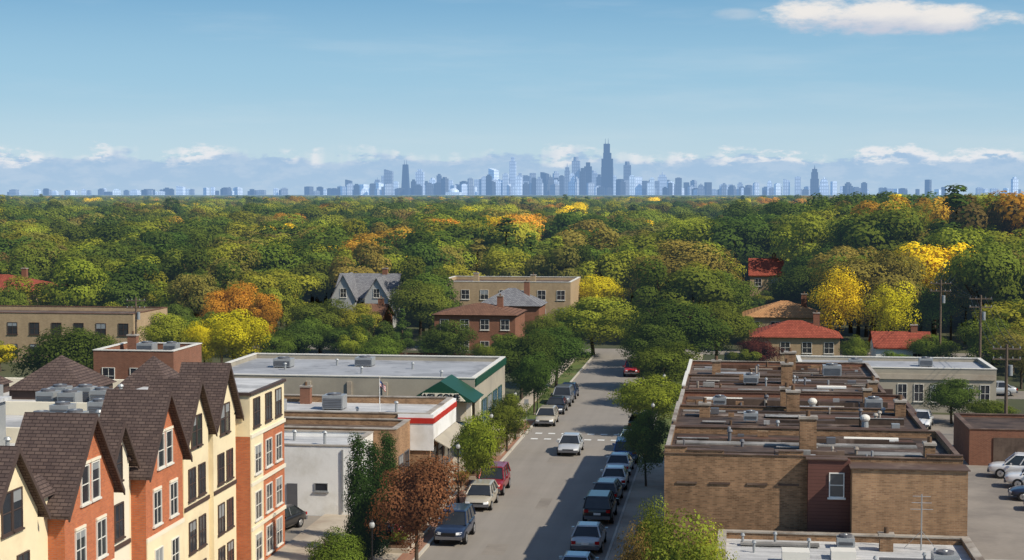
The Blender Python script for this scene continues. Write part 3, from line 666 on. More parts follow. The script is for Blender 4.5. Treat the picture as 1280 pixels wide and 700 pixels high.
def variant(key, seed, nleaf, rx, rz, zc, ls, ncl=34, shape='round', core=.5, r0=.28, cs=.6):
    V, sh = leafcloud(seed, nleaf, rx, rz, zc, ls, ncl, shape, core, cs)
    nf = len(V)//4; faces = [(4*i, 4*i+1, 4*i+2, 4*i+3) for i in range(nf)]
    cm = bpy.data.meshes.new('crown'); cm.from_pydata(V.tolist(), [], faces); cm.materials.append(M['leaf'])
    setattr_mesh(cm, 'clump_shade', 'FLOAT', 'value', sh.astype(np.float32))
    tm_ = trunk_mb(seed, zc, rx, rz, r0, shape); tmesh = tm_.mesh('trunk', smooth=True)
    mm = bpy.data.meshes.new('tree'); tv = [tuple(v) for v in tm_.v]; off = len(V)
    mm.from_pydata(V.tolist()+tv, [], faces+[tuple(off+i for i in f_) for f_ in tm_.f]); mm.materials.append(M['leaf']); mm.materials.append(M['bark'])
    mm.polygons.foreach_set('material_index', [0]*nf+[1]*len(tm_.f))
    setattr_mesh(mm, 'clump_shade', 'FLOAT', 'value', np.concatenate([sh, np.zeros(len(tv))]).astype(np.float32))
    VAR[key] = dict(crown=cm, trunk=tmesh, full=mm, rx=rx, h=zc+rz)
for i in range(5): variant('b%d' % i, 20+i, 6500, 5.0, 5.0+.2*(i % 3), 6.6, .38, 14+3*i, core=.45, cs=.42)
variant('cone', 40, 4200, 3.2, 5.6, 6.6, .38, 70, 'cone')
variant('tall', 41, 6500, 4.2, 5.7, 6.7, .38, 24, cs=.42)
for i in range(3): variant('h%d' % i, 50+i, 21000, 5.0, 5.0, 6.7, .24, 44, 'round', .35, .22, cs=.5)
variant('hairy', 60, 9500, 5.0, 5.4, 6.7, .23, 56, 'round', .2, .16)
variant('hcol', 61, 20000, 2.6, 6.2, 6.4, .2, 90, 'column', .2, .2, cs=.45)
variant('hbush', 62, 3500, 2.0, 1.2, 1.15, .17, 26, 'round', .3, .05)
TINT = {'deep green': (.070, .104, .018), 'mid green': (.125, .158, .022), 'yellow green': (.25, .255, .028), 'olive brown': (.22, .185, .04), 'bright yellow': (.66, .50, .02), 'orange': (.46, .24, .03), 'dark red': (.095, .03, .022), 'brownish green': (.17, .125, .04), 'rust': (.19, .09, .045), 'dark green': (.030, .058, .014)}
def jit(t, rg, a=.22):
    k = rg.uniform(1-a, 1+a); return [t[0]*k*rg.uniform(.86, 1.12), t[1]*k, t[2]*k]
NT = [0]
def tree(x, y, h, w, key, tname, rg=R, parts=True, label=None, name='tree', cat='tree', group='street and garden trees'):
    v = VAR[key]; sx = w/(2*v['rx']); sz = h/v['h']; tint = jit(TINT[tname], rg, .14); NT[0] += 1
    lab = label or ('broad leafy tree with %s foliage among houses' % tname if key != 'cone' else 'pointed conifer with %s needles among trees' % tname)
    if key == 'cone' and name == 'tree': name = 'conifer_tree'
    rz = rg.uniform(0, 6.28)
    if parts:
        o = thing(name, lab, cat, (x, y, 0), group); o.rotation_euler[2] = rz; o.scale = (sx, sx, sz)
        a = bpy.data.objects.new('trunk', v['trunk']); b = bpy.data.objects.new('crown', v['crown'])
        for q in (a, b): COL.objects.link(q); q.parent = o
        b["leaf_tint"] = tint
    else:
        o = bpy.data.objects.new(name, v['full']); COL.objects.link(o); o.location = (x, y, 0); o.rotation_euler[2] = rz; o.scale = (sx, sx, sz)
        o["label"] = lab; o["category"] = cat; o["group"] = group; o["leaf_tint"] = tint
    return o
heroR = random.Random(5); HERO = []
def hero(px, ytop, Y, wpx, key, tint, label=None, **k):
    p = atY(px, ytop, Y); HERO.append((p.x, Y)); return tree(p.x, Y, p.z, 1.14*wpx*Y/F, key, tint, heroR, True, label, **k)
SL = 'street tree with %s leaves beside the road'
hero(447, 540, 87, 46, 'hcol', 'dark green', 'narrow upright dark green street tree'); hero(485, 538, 93, 42, 'hcol', 'dark green', 'narrow upright dark green street tree'); hero(466, 550, 90, 48, 'hcol', 'dark green', 'narrow upright dark green street tree')
hero(520, 548, 86, 122, 'h0', 'rust', 'round street tree with brown and rust tinged leaves')
hero(420, 648, 78, 88, 'h1', 'mid green', 'small green street tree near the apartments'); hero(597, 500, 108, 70, 'h1', 'yellow green', SL % 'light yellow green')
hero(634, 488, 128, 58, 'h2', 'mid green', SL % 'green'); hero(652, 404, 162, 100, 'h0', 'deep green', SL % 'dark green'); hero(695, 404, 172, 88, 'h2', 'deep green', SL % 'dark green'); hero(668, 430, 150, 60, 'h1', 'deep green', SL % 'dark green')
hero(850, 618, 65, 150, 'hairy', 'mid green', 'large street tree with green and yellowing leaves'); hero(880, 640, 67, 100, 'hairy', 'yellow green', 'sparse street tree with yellow green leaves'); hero(793, 640, 68, 84, 'hairy', 'brownish green', 'sparse street tree with browning leaves'); hero(818, 606, 76, 60, 'hairy', 'mid green', SL % 'green')
hero(812, 460, 140, 108, 'h1', 'yellow green', SL % 'light green and yellow'); hero(808, 505, 114, 62, 'h2', 'mid green', SL % 'green'); hero(836, 420, 158, 96, 'h0', 'mid green', SL % 'green'); hero(820, 400, 172, 96, 'h2', 'deep green', SL % 'dark green')
hero(850, 364, 186, 130, 'h1', 'deep green', SL % 'dark green'); hero(895, 372, 196, 90, 'h2', 'mid green', SL % 'green'); hero(826, 374, 196, 96, 'h0', 'mid green', SL % 'green')
hero(742, 366, 207, 118, 'h2', 'yellow green', SL % 'yellow green'); hero(708, 388, 205, 84, 'h0', 'mid green', SL % 'green'); hero(748, 336, 262, 78, 'h1', 'bright yellow', 'roadside tree with bright yellow leaves')
hero(860, 294, 262, 150, 'h2', 'olive brown', 'large spreading tree with olive brown crown'); hero(800, 372, 232, 76, 'h0', 'deep green'); hero(828, 325, 285, 100, 'h0', 'deep green'); hero(772, 372, 236, 66, 'h1', 'mid green'); hero(786, 398, 224, 60, 'h2', 'deep green'); hero(905, 328, 236, 96, 'h1', 'mid green'); hero(790, 315, 300, 70, 'h1', 'orange')
hero(292, 376, 178, 104, 'h1', 'bright yellow', 'tree with brilliant yellow autumn leaves'); hero(286, 342, 205, 84, 'h0', 'orange', 'tree with orange autumn leaves'); hero(330, 362, 198, 56, 'h2', 'orange'); hero(255, 392, 176, 50, 'h0', 'bright yellow')
hero(207, 386, 178, 80, 'h2', 'yellow green'); hero(78, 394, 150, 128, 'h0', 'deep green', 'broad dark green tree beside a flat roof'); hero(130, 410, 156, 66, 'h1', 'mid green')
hero(560, 396, 186, 74, 'h2', 'deep green'); hero(475, 412, 182, 68, 'h1', 'mid green'); hero(400, 366, 205, 88, 'h0', 'mid green'); hero(447, 376, 205, 66, 'h2', 'yellow green'); hero(372, 394, 190, 80, 'h1', 'deep green'); hero(430, 400, 192, 66, 'h0', 'deep green'); hero(345, 408, 184, 54, 'h0', 'mid green')
hero(525, 342, 228, 92, 'h1', 'mid green'); hero(503, 386, 212, 34, 'cone', 'deep green'); hero(682, 386, 198, 62, 'h1', 'mid green'); hero(608, 423, 180, 46, 'h0', 'mid green'); hero(500, 305, 300, 96, 'h0', 'bright yellow')
hero(1090, 298, 222, 140, 'h0', 'olive brown', 'large airy tree turning yellow and brown'); hero(1050, 326, 215, 84, 'hairy', 'bright yellow', 'airy tree turning yellow'); hero(1208, 304, 230, 100, 'hairy', 'yellow green', 'pale yellow green airy tree'); hero(1115, 345, 212, 70, 'hairy', 'bright yellow', 'airy tree turning yellow')
hero(950, 416, 188, 54, 'h0', 'dark red', 'small tree with dark red leaves'); hero(1190, 470, 150, 74, 'h2', 'deep green', 'low dark green tree beside a car park'); hero(1238, 495, 148, 66, 'h1', 'mid green')
hero(1168, 412, 194, 70, 'h1', 'mid green'); hero(1240, 395, 188, 100, 'h2', 'mid green'); hero(1278, 402, 178, 74, 'h0', 'olive brown'); hero(1005, 322, 250, 96, 'h1', 'deep green'); hero(930, 392, 216, 44, 'h2', 'mid green')
hero(1120, 432, 178, 44, 'h0', 'mid green'); hero(1068, 412, 186, 40, 'h1', 'mid green'); hero(45, 338, 224, 84, 'b1', 'yellow green'); hero(1150, 350, 225, 90, 'h2', 'mid green'); hero(12, 352, 220, 50, 'b2', 'mid green')
for i, (px, Y, tn) in enumerate(((385, 330, 'deep green'), (415, 322, 'deep green'), (400, 300, 'mid green'), (505, 290, 'deep green'), (365, 340, 'deep green'))):
    p = atY(px, 292+i*5, Y); tree(p.x, Y, p.z, 9, 'cone', tn, heroR, False)
for (x, y, t_, s) in ((-19.2, 112, 'olive brown', 1), (-19.0, 116, 'yellow green', 1), (-19.2, 121, 'orange', .9), (-19.1, 127, 'olive brown', 1.1), (-19.2, 132, 'olive brown', 1), (-18.9, 137, 'bright yellow', .8), (-19.3, 96, 'olive brown', 1), (-19.4, 91.8, 'mid green', .9), (-19.6, 83, 'olive brown', 1), (-19.3, 101, 'mid green', .8), (-5.2, 96, 'mid green', .9), (-5.3, 88, 'olive brown', .9)):
    pb = MB(); pb.box(x-.75, x+.75, y-1.3, y+1.3, .121, .38, 'concrete'); pb.box(x-.65, x+.65, y-1.2, y+1.2, .381, .4, 'soil')
    solo('planter', pb, 'low concrete planter bed on the pavement', 'planter', group='pavement planters', loc=(x, y, .12))
    o = bpy.data.objects.new('shrub', VAR['hbush']['full']); COL.objects.link(o); o.location = (x, y, .4); o.scale = (.35*s, .6*s, .42*s)
    o["label"] = 'small %s shrub in a pavement planter' % t_; o["category"] = 'shrub'; o["group"] = 'planter shrubs'; o["leaf_tint"] = jit(TINT[t_], heroR)
rects = [(-122, -103, 226, 244), (-101, -72, 187, 203), (-64, -52, 243, 257), (-41, -27, 211, 240), (-47, -24, 245, 263), (2, 14, 201, 236), (16, 25, 194, 206), (2, 10, 299, 313), (-97, -89, 235, 247), (-64, -22, 100, 174), (-8, 32, 100, 180), (-55, -49, 225, 235)]
windows_px = [(0, 50, 352, 380, 228), (0, 195, 388, 422, 189), (422, 492, 348, 384, 243), (560, 700, 354, 420, 212), (930, 1046, 390, 438, 201), (1085, 1138, 418, 438, 195), (942, 970, 332, 350, 299), (735, 800, 445, 470, 205), (245, 340, 355, 440, 178), (725, 775, 344, 366, 262)]
fr = random.Random(21); fill = []
def tanpx(px): return math.tan(math.atan((px-640)/F)-psi)
TL, TR = tanpx(-60), tanpx(1340)
Y = 180.0
while Y < 3600:
    sp = 7.8 if Y < 300 else (11.5 if Y < 520 else (14.5 if Y < 1500 else 18))
    X = Y*TL-14
    while X < Y*TR+14:
        x = X+fr.uniform(-.42, .42)*sp; y = Y+fr.uniform(-.42, .42)*sp; X += sp
        if -21.0 < x < -4.5 and y < RE+5: continue
        if RE-9 < y < RE+3 and -70 < x < 40: continue
        if -28 < x < -1.5 and y < 205: continue
        if any(a-2 < x < b+2 and c_-2.5 < y < d+2.5 for a, b, c_, d in rects): continue
        if any(abs(x-hx) < 3.6 and abs(y-hy) < 3.6 for hx, hy in HERO): continue
        nz = mnoise.noise(Vector((x*.012, y*.006, 3.1)))
        px, _ = proj(x, y, 10)
        if y < 215: h = fr.uniform(5.0, 8.0)
        elif y < 300: h = fr.uniform(8.0, 13.0)+(y-215)*.03
        elif y < 520: h = fr.uniform(11.0, 18.0)+nz*4
        else: h = fr.uniform(11.0, 19.5)+nz*6
        if px > 930 and 290 < y < 520: h = fr.uniform(14, 22)+(2.0 if px > 1040 else 0)
        if px > 1150 and y < 300: h += 3
        h = min(h, 23.5)
        if y > 1500: h = min(h, 19.5)
        w = h*fr.uniform(.85, 1.1) if y < 300 else min(19, h*fr.uniform(.9, 1.2))
        if y < 340:
            a0, t0 = proj(x-w/2, y, h); a1, b1_ = proj(x+w/2, y, h*.2); bad = [q for q in windows_px if y < q[4] and a1 > q[0] and a0 < q[1] and t0 < q[3] and b1_ > q[2]]
            if bad:
                h = min(h, 3.8); w = h*1.2; a0, t0 = proj(x-w/2, y, h)
                if any(t0 < q[3]-8 for q in bad): continue
        r_ = fr.random()+nz*.12
        if r_ < .24: tn = 'deep green'
        elif r_ < .55: tn = 'mid green'
        elif r_ < .80: tn = 'yellow green'
        elif r_ < .90: tn = 'olive brown'
        elif r_ < .94: tn = 'brownish green'
        elif r_ < .975: tn = 'bright yellow' if fr.random() < .6 else 'yellow green'
        else: tn = 'orange'
        key = 'cone' if fr.random() < .03 else fr.choice(['b0', 'b1', 'b2', 'b3', 'b4', 'tall'])
        fill.append((y, x, h, w, key, tn))
    Y += sp*.92
fill.sort()
nind = max(0, 298-NT[0]); firsts = {}
for (y, x, h, w, key, tn) in fill[:nind]:
    o = tree(x, y, h, w, key, tn, fr, False)
    firsts.setdefault(key, o)
rest = fill[nind:]
Y = 3600.0
while Y < 11500:
    sp = 36+Y/400
    X = Y*TL-30
    while X < Y*TR+30:
        rest.append((Y+fr.uniform(-.5, .5)*sp, X+fr.uniform(-.5, .5)*sp, fr.uniform(11, 20), fr.uniform(30, 60), fr.choice(['b0', 'b1', 'b2']), fr.choice(['deep green', 'mid green', 'yellow green', 'olive brown']))); X += sp
    Y += sp
keys = [k_ for k_ in ['b0', 'b1', 'b2', 'b3', 'b4', 'tall', 'cone'] if k_ in firsts]
me = bpy.data.meshes.new('woodland'); me.from_pydata([(x, y, 0) for (y, x, *_r) in rest], [], [])
vi = []; sv = []; rv = []; tv = []
for (y, x, h, w, key, tn) in rest:
    key = key if key in keys else keys[0]; vi.append(keys.index(key)); v = VAR[key]
    sv += [w/(2*v['rx']), w/(2*v['rx']), h/v['h']]; rv += [0, 0, fr.uniform(0, 6.28)]; tv += jit(TINT[tn], fr, .25)
setattr_mesh(me, 'variant', 'INT', 'value', vi); setattr_mesh(me, 'tree_size', 'FLOAT_VECTOR', 'vector', sv)
setattr_mesh(me, 'tree_turn', 'FLOAT_VECTOR', 'vector', rv); setattr_mesh(me, 'leaf_tint', 'FLOAT_VECTOR', 'vector', tv)
wood = bpy.data.objects.new('woodland', me); COL.objects.link(wood); wood["kind"] = 'stuff'; wood["label"] = 'wide canopy of green and yellow autumn trees to the horizon'; wood["category"] = 'woodland'
ng = bpy.data.node_groups.new('woodland', 'GeometryNodeTree')
ng.interface.new_socket('Geometry', in_out='INPUT', socket_type='NodeSocketGeometry'); ng.interface.new_socket('Geometry', in_out='OUTPUT', socket_type='NodeSocketGeometry')
gi = ng.nodes.new('NodeGroupInput'); go = ng.nodes.new('NodeGroupOutput'); jg = ng.nodes.new('GeometryNodeJoinGeometry')
def named(nm, dt):
    a = ng.nodes.new('GeometryNodeInputNamedAttribute'); a.data_type = dt; a.inputs[0].default_value = nm
    return [o_ for o_ in a.outputs if o_.enabled and o_.name == 'Attribute'][0]
A_v, A_s, A_r = named('variant', 'INT'), named('tree_size', 'FLOAT_VECTOR'), named('tree_turn', 'FLOAT_VECTOR')
for i, k_ in enumerate(keys):
    oi = ng.nodes.new('GeometryNodeObjectInfo'); oi.transform_space = 'ORIGINAL'; oi.inputs['Object'].default_value = firsts[k_]; oi.inputs['As Instance'].default_value = True
    cp = ng.nodes.new('FunctionNodeCompare'); cp.data_type = 'INT'; cp.operation = 'EQUAL'
    ii = [s_ for s_ in cp.inputs if s_.type == 'INT']; ng.links.new(A_v, ii[0]); ii[1].default_value = i
    ip = ng.nodes.new('GeometryNodeInstanceOnPoints'); ng.links.new(gi.outputs[0], ip.inputs['Points']); ng.links.new(cp.outputs[0], ip.inputs['Selection'])
    ng.links.new(oi.outputs['Geometry'], ip.inputs['Instance']); ng.links.new(A_r, ip.inputs['Rotation']); ng.links.new(A_s, ip.inputs['Scale'])
    ng.links.new(ip.outputs[0], jg.inputs[0])
ng.links.new(jg.outputs[0], go.inputs[0])
md = wood.modifiers.new('woodland', 'NODES'); md.node_group = ng
# ------------------------------------------------------------------ cars
def ringc(y, w, zb, zt):
    return [(-w*.86, y, zb), (-w, y, zb+.14), (-w*1.0, y, (zb+zt)/2+.03), (-w*.97, y, zt-.1), (-w*.86, y, zt), (w*.86, y, zt), (w*.97, y, zt-.1), (w, y, (zb+zt)/2+.03), (w, y, zb+.14), (w*.86, y, zb)]
SPEC = {
 'sedan': dict(st=[(-2.3, .74, .42, .80), (-2.2, .86, .28, .95), (-1.7, .91, .2, 1.0), (-.9, .92, .18, .98), (.9, .92, .18, .95), (1.5, .9, .2, .88), (2.0, .86, .26, .78), (2.28, .74, .36, .64)],
     cab=(-1.75, 1.15, -1.05, .3, .84, .62, .93, 1.43), wh=.32, wb=(-1.35, 1.4)),
 'hatch': dict(st=[(-2.05, .78, .42, .86), (-1.98, .87, .28, 1.0), (-1.5, .9, .2, 1.02), (-.5, .91, .18, 1.0), (.9, .91, .18, .98), (1.5, .88, .2, .92), (1.9, .84, .26, .8), (2.1, .74, .36, .66)],
     cab=(-2.0, 1.2, -1.6, .35, .84, .64, .97, 1.5), wh=.32, wb=(-1.3, 1.3)),
 'suv': dict(st=[(-2.35, .84, .5, 1.0), (-2.28, .92, .36, 1.12), (-1.7, .95, .3, 1.14), (-.9, .96, .28, 1.13), (.9, .96, .28, 1.12), (1.4, .95, .3, 1.08), (2.1, .92, .34, 1.02), (2.32, .84, .44, .86)],
     cab=(-2.28, 1.15, -2.0, .4, .88, .72, 1.08, 1.76), wh=.38, wb=(-1.42, 1.42))}
PROTO = {}
def build_car(kind):
    s = SPEC[kind]; P = []
    b = MB(); b.loft([ringc(*q) for q in s['st']], 'paintcar'); P.append(('body', b, True, 1))
    y0, y1, t0, t1, wb_, wt, z0, z1 = s['cab']
    g_ = MB(); base = [(-wb_, y0, z0), (wb_, y0, z0), (wb_, y1, z0), (-wb_, y1, z0)]; top = [(-wt, t0, z1), (wt, t0, z1), (wt, t1, z1), (-wt, t1, z1)]
    g_.loft([base, top], 'car_glass'); P.append(('cabin_window', g_, False, 0))
    r = MB(); r.loft([[(-wt-.03, t0-.04, z1), (wt+.03, t0-.04, z1), (wt+.03, t1+.05, z1), (-wt-.03, t1+.05, z1)], [(-wt*.85, t0+.12, z1+.06), (wt*.85, t0+.12, z1+.06), (wt*.85, t1-.15, z1+.06), (-wt*.85, t1-.15, z1+.06)]], 'paintcar')
    for i in range(4): r.tube(base[i], top[i], .055, .045, 'paintcar', 5)
    for sx in (-1, 1):
        for f in ((.5,) if kind == 'sedan' else (.36, .68)):
            a = (sx*(wb_), y0+(y1-y0)*f, z0); c = (sx*wt, t0+(t1-t0)*f, z1); r.tube(a, c, .04, .035, 'paintcar', 5)
    P.append(('roof', r, False, 0))
    bp = MB(); yb, yf = s['st'][0][0], s['st'][-1][0]; zb = s['st'][0][2]
    bp.box(-.8, .8, yf-.12, yf+.05, zb-.08, zb+.1, 'metal_dark'); P.append(('front_bumper', bp, False, 0))
    bp = MB(); bp.box(-.82, .82, yb-.06, yb+.12, zb-.08, zb+.12, 'metal_dark'); P.append(('rear_bumper', bp, False, 0))
    gr = MB(); zf = s['st'][-1][3]; gr.box(-.42, .42, yf-.02, yf+.03, zf-.2, zf-.04, 'black'); P.append(('grille', gr, False, 0))
    for sx in (-1, 1):
        l = MB(); l.loft([[(sx*.46, yf-.02, zf-.16), (sx*.78, yf-.14, zf-.14), (sx*.78, yf-.16, zf+.0), (sx*.46, yf-.04, zf-.01)], [(sx*.46, yf+.03, zf-.15), (sx*.76, yf-.08, zf-.13), (sx*.76, yf-.12, zf-.01), (sx*.46, yf+.0, zf-.02)]], 'lampw'); P.append(('headlight', l, False, 0))
        zr = s['st'][0][3]; l = MB(); l.box(sx*.56, sx*.82, yb-.03, yb+.08, zr-.16, zr+.02, 'lampr'); P.append(('tail_light', l, False, 0))
        mr = MB(); mr.box(sx*(wb_+.08), sx*(wb_+.26), y1-.55, y1-.42, z0+.0, z0+.13, 'paintcar'); P.append(('wing_mirror', mr, False, 0))
        for yw in s['wb']:
            wl = MB(); R_ = s['wh']; xo = sx*(s['st'][3][1]+.015); xi = xo-sx*.24
            wl.tube((xi, yw, R_), (xo, yw, R_), R_, R_, 'rubber', 18); wl.tube((xo, yw, R_), (xo+sx*.012, yw, R_), R_*.62, R_*.58, 'rim', 12); wl.tube((xo+sx*.013, yw, R_), (xo+sx*.02, yw, R_), R_*.16, R_*.14, 'metal_dark', 8)
            P.append(('wheel', wl, False, 0))
    pl = MB(); pl.box(-.22, .22, yb-.09, yb-.062, zb+.2, zb+.34, 'white'); P.append(('number_plate', pl, False, 0))
    PROTO[kind] = [(nm, mb.mesh(nm, (0, 0, 0), sm), sub) for (nm, mb, sm, sub) in P]
for k_ in SPEC: build_car(k_)
def car(x, y, ang, kind, color, label, group='cars parked along the kerb', z=.012):
    o = thing('car', label, 'car', (x, y, z), group); o.rotation_euler[2] = math.radians(ang)
    for nm, me_, sub in PROTO[kind]:
        q = bpy.data.objects.new(nm, me_); COL.objects.link(q); q.parent = o; q.color = (*color, 1)
        if sub: sm = q.modifiers.new('sub', 'SUBSURF'); sm.levels = 1; sm.render_levels = 1
    return o
SIL, WHT, BLK, NAV, RED_, BEI, BLU, GRY, PAL = (.50, .51, .51), (.78, .78, .76), (.02, .02, .022), (.02, .035, .075), (.28, .012, .015), (.47, .42, .33), (.05, .13, .33), (.16, .17, .18), (.36, .46, .54)
def carpx(px, py, ang, kind, c, lab, group='cars parked along the kerb', X=None, dy=1.4):
    p = atZ(px, py, 0); return car(p.x if X is None else X, p.y+dy, ang, kind, c, lab, group)
LXc, RXc = -16.75, -8.35
carpx(577, 680, 180, 'suv', NAV, 'dark navy sport utility car parked at the kerb', X=LXc)
carpx(608, 638, 180, 'hatch', BEI, 'silver beige car parked at the kerb', X=LXc)
carpx(625, 619, 180, 'suv', RED_, 'dark red car parked at the kerb', X=LXc)
carpx(690, 533, 180, 'hatch', BEI, 'beige car parked beyond the crossing', X=LXc-.1)
carpx(700, 518, 180, 'sedan', BLK, 'dark car parked beyond the crossing', X=LXc-.1); carpx(706, 508, 180, 'suv', GRY, 'grey car parked beyond the crossing', X=LXc-.1); carpx(712, 499, 180, 'sedan', NAV, 'dark blue car parked beyond the crossing', X=LXc-.1)
carpx(711, 569, 180, 'sedan', SIL, 'silver car driving along the street', 'cars driving on the street')
carpx(790, 471, 180, 'suv', (.5, .02, .02), 'red car driving along the street', 'cars driving on the street')
for yy, kind, c, lab in ((73.5, 'sedan', BLU, 'blue car parked in a kerbside row'), (79, 'suv', NAV, 'dark blue car parked in a kerbside row'), (86.2, 'sedan', PAL, 'pale blue car parked in a kerbside row'), (94.2, 'sedan', SIL, 'silver car parked in a kerbside row'), (102.6, 'suv', BLK, 'black van parked in a kerbside row'), (108.6, 'hatch', GRY, 'dark grey hatchback parked in a kerbside row'), (114.4, 'sedan', WHT, 'white car parked in a kerbside row'), (120.2, 'sedan', SIL, 'silver car parked in a kerbside row'), (125.8, 'suv', BLU, 'blue sport utility car parked in a kerbside row'), (131.6, 'hatch', PAL, 'pale blue car parked in a kerbside row'), (142.5, 'sedan', NAV, 'dark blue car parked in a kerbside row')):
    car(RXc+R.uniform(-.12, .12), yy, R.uniform(-1.8, 1.8), kind, c, lab)
car(-28.2, 96.2, 165, 'sedan', BLK, 'black car in the alley beside the apartments', 'cars in car parks')
for (x, y, a, k_, c, l) in ((21.2, 121.8, 78, 'suv', WHT, 'white sport utility car in the car park'), (21.7, 117.6, 80, 'suv', WHT, 'white pickup style car in the car park'), (21.2, 113, 82, 'sedan', NAV, 'dark blue car in the car park'), (21.4, 109.2, 82, 'hatch', RED_, 'red car in the car park'), (16.9, 147.5, 170, 'sedan', WHT, 'white car parked near the stone building'), (27, 172, 90, 'sedan', SIL, 'silver car on the side road'), (-55, 165, 88, 'sedan', BLU, 'blue car in the car park behind the store'), (-50, 168, 92, 'sedan', WHT, 'white car in the car park behind the store'), (24.6, 152, 175, 'sedan', BLK, 'black car near the stone building')):
    car(x, y, a, k_, c, l, 'cars in car parks')
# ------------------------------------------------------------------ street lamps, poles
def lamp(x, y, z0=.12, h=3.6, label='black lamp post with pale globe on the pavement', r=.15):
    o = thing('street_lamp', label, 'street lamp', (x, y, z0), 'street lamps')
    b = MB(); b.tube((x, y, z0), (x, y, z0+.5), .12, .08, 'black', 10); b.tube((x, y, z0+.5), (x, y, z0+h), .05, .04, 'black', 8); part('post', b, o)
    b = MB(); b.tube((x, y, z0+h), (x, y, z0+h+.1), .07, .09, 'black', 10); b.sphere((x, y, z0+h+.1+r), r, 'globe', 12, 8, 1.2); b.tube((x, y, z0+h+.1+2.1*r), (x, y, z0+h+.2+2.2*r), r*.7, .02, 'black', 8); part('globe', b, o)
for y in (80, 106, 121, 134.5, 150): lamp(-18.4, y)
for y in (129, 150): lamp(-6.4, y)
lamp(11.9, 100.5, .006, 5.8, 'tall lamp post with white globe beside the brick block', .24)
def pole(x, y, h, label='wooden utility pole with cross arms'):
    o = thing('utility_pole', label, 'utility pole', (x, y, 0), 'utility poles')
    b = MB(); b.tube((x, y, 0), (x, y, h), .17, .11, 'wood', 8); part('post', b, o)
    for dz in (.4, 1.3):
        b = MB(); b.box(x-1.2, x+1.2, y-.07, y+.07, h-dz-.06, h-dz+.06, 'wood')
        for u in (-1.1, -.5, .5, 1.1): b.tube((x+u, y, h-dz+.06), (x+u, y, h-dz+.22), .05, .04, 'metal_grey', 6)
        part('cross_arm', b, o)
    b = MB(); b.tube((x+.33, y, h-2.7), (x+.33, y, h-1.8), .2, .2, 'metal_grey', 10); part('transformer', b, o)
p1 = (26.3, 176.8, 10.2); p2 = (24.0, 192, 11.0); p3 = (23.2, 141, 8.2); p4 = (31, 236, 11.5)
for p in (p1, p2, p3, p4): pole(*p)
pole(-72, 186, 8.5)
def wires(a, b, label='sagging black overhead power lines'):
    mb = MB()
    for u in (-1.1, -.5, .5, 1.1):
        pts = []
        for i in range(13):
            t = i/12; pts.append(Vector((a[0]+u+(b[0]-a[0])*t, a[1]+(b[1]-a[1])*t, a[2]-.18+(b[2]-a[2])*t-4*t*(1-t)*.7)))
        for i in range(12): mb.tube(pts[i], pts[i+1], .022, .022, 'black', 4, False)
    solo('power_line', mb, label, 'power line', group='overhead wires', loc=a)
wires(p3, p1); wires(p1, p2); wires(p2, p4)
for (x, y) in ((-18.4, 99), (-18.4, 142), (-6.6, 140), (12.3, 88)):
    o = thing('street_sign', 'small metal street sign on a post', 'sign', (x, y, .12), 'street signs')
    b = MB(); b.tube((x, y, .12), (x, y, 2.6), .03, .03, 'metal_grey', 6); part('post', b, o); b = MB(); b.box(x-.2, x+.2, y-.04, y-.031, 2.1, 2.6, 'metal_grey'); part('sign_plate', b, o)
# ------------------------------------------------------------------ people
def person(x, y, ang, shirt, pants, label):
    m_, n, out = newmat('clothes'); tc = n.new('ShaderNodeTexCoord'); z = n.sep(tc.outputs['Object'])[2]
    c = n.mix(n.m('GREATER_THAN', z, .92), pants, shirt); c = n.mix(n.m('GREATER_THAN', z, 1.47), c, (.45, .26, .18)); c = n.mix(n.m('LESS_THAN', z, .09), c, (.03, .03, .03))
    n.put(out.inputs[0], principled(n, c, .8))
    V = [(0, 0, .95), (0, 0, 1.15), (0, 0, 1.38), (0, 0, 1.5), (0, .01, 1.62), (0, .0, 1.74)]; Rd = [(.15, .11), (.14, .1), (.17, .11), (.055, .055), (.09, .1), (.06, .07)]
    E = [(0, 1), (1, 2), (2, 3), (3, 4), (4, 5)]
    def ch(pts, rs, fr_):
        p = fr_
        for q, r in zip(pts, rs): V.append(q); Rd.append((r, r)); E.append((p, len(V)-1)); p = len(V)-1
        return p
    for s in (-1, 1):
        ch([(s*.1, 0, .88), (s*.11, s*.1, .5), (s*.11, s*.16-.04, .1), (s*.12, s*.16+.1, .04)], [.09, .06, .045, .04], 0)
        hnd = ch([(s*.2, 0, 1.4), (s*.24, -s*.06, 1.12), (s*.25, -s*.02+.06, .88), (s*.25, -s*.02+.08, .8)], [.06, .045, .032, .03], 2)
        for f in range(4): ch([(s*.25, .04+f*.022, .74), (s*.245, .045+f*.022, .70+.004*f)], [.009, .008], hnd)
        ch([(s*.23, .1, .78), (s*.225, .115, .75)], [.01, .009], hnd)
    me_ = bpy.data.meshes.new('body'); me_.from_pydata(V, E, []); o = thing('person', label, 'person', (x, y, .122)); o.rotation_euler[2] = ang
    b = bpy.data.objects.new('body', me_); COL.objects.link(b); b.parent = o; sk = b.modifiers.new('skin', 'SKIN'); sk.use_smooth_shade = True; me_.materials.append(m_)
    for i, r in enumerate(Rd): me_.skin_vertices[0].data[i].radius = r; me_.skin_vertices[0].data[i].use_root = (i == 0)
    ss = b.modifiers.new('sub', 'SUBSURF'); ss.levels = 1; ss.render_levels = 1
    hb = MB(); hb.sphere((0, -.015, 1.7), .1, 'soil', 12, 8, 1); hm = hb.mesh('hair'); h_ = bpy.data.objects.new('hair', hm); COL.objects.link(h_); h_.parent = o
p = atZ(486, 686, 0); person(p.x, p.y, .2, (.03, .035, .06), (.03, .03, .035), 'person in dark jacket walking on the pavement')
p = atZ(498, 688, 0); person(p.x, p.y, .3, (.3, .05, .05), (.05, .06, .1), 'person in red top and jeans walking on the pavement')
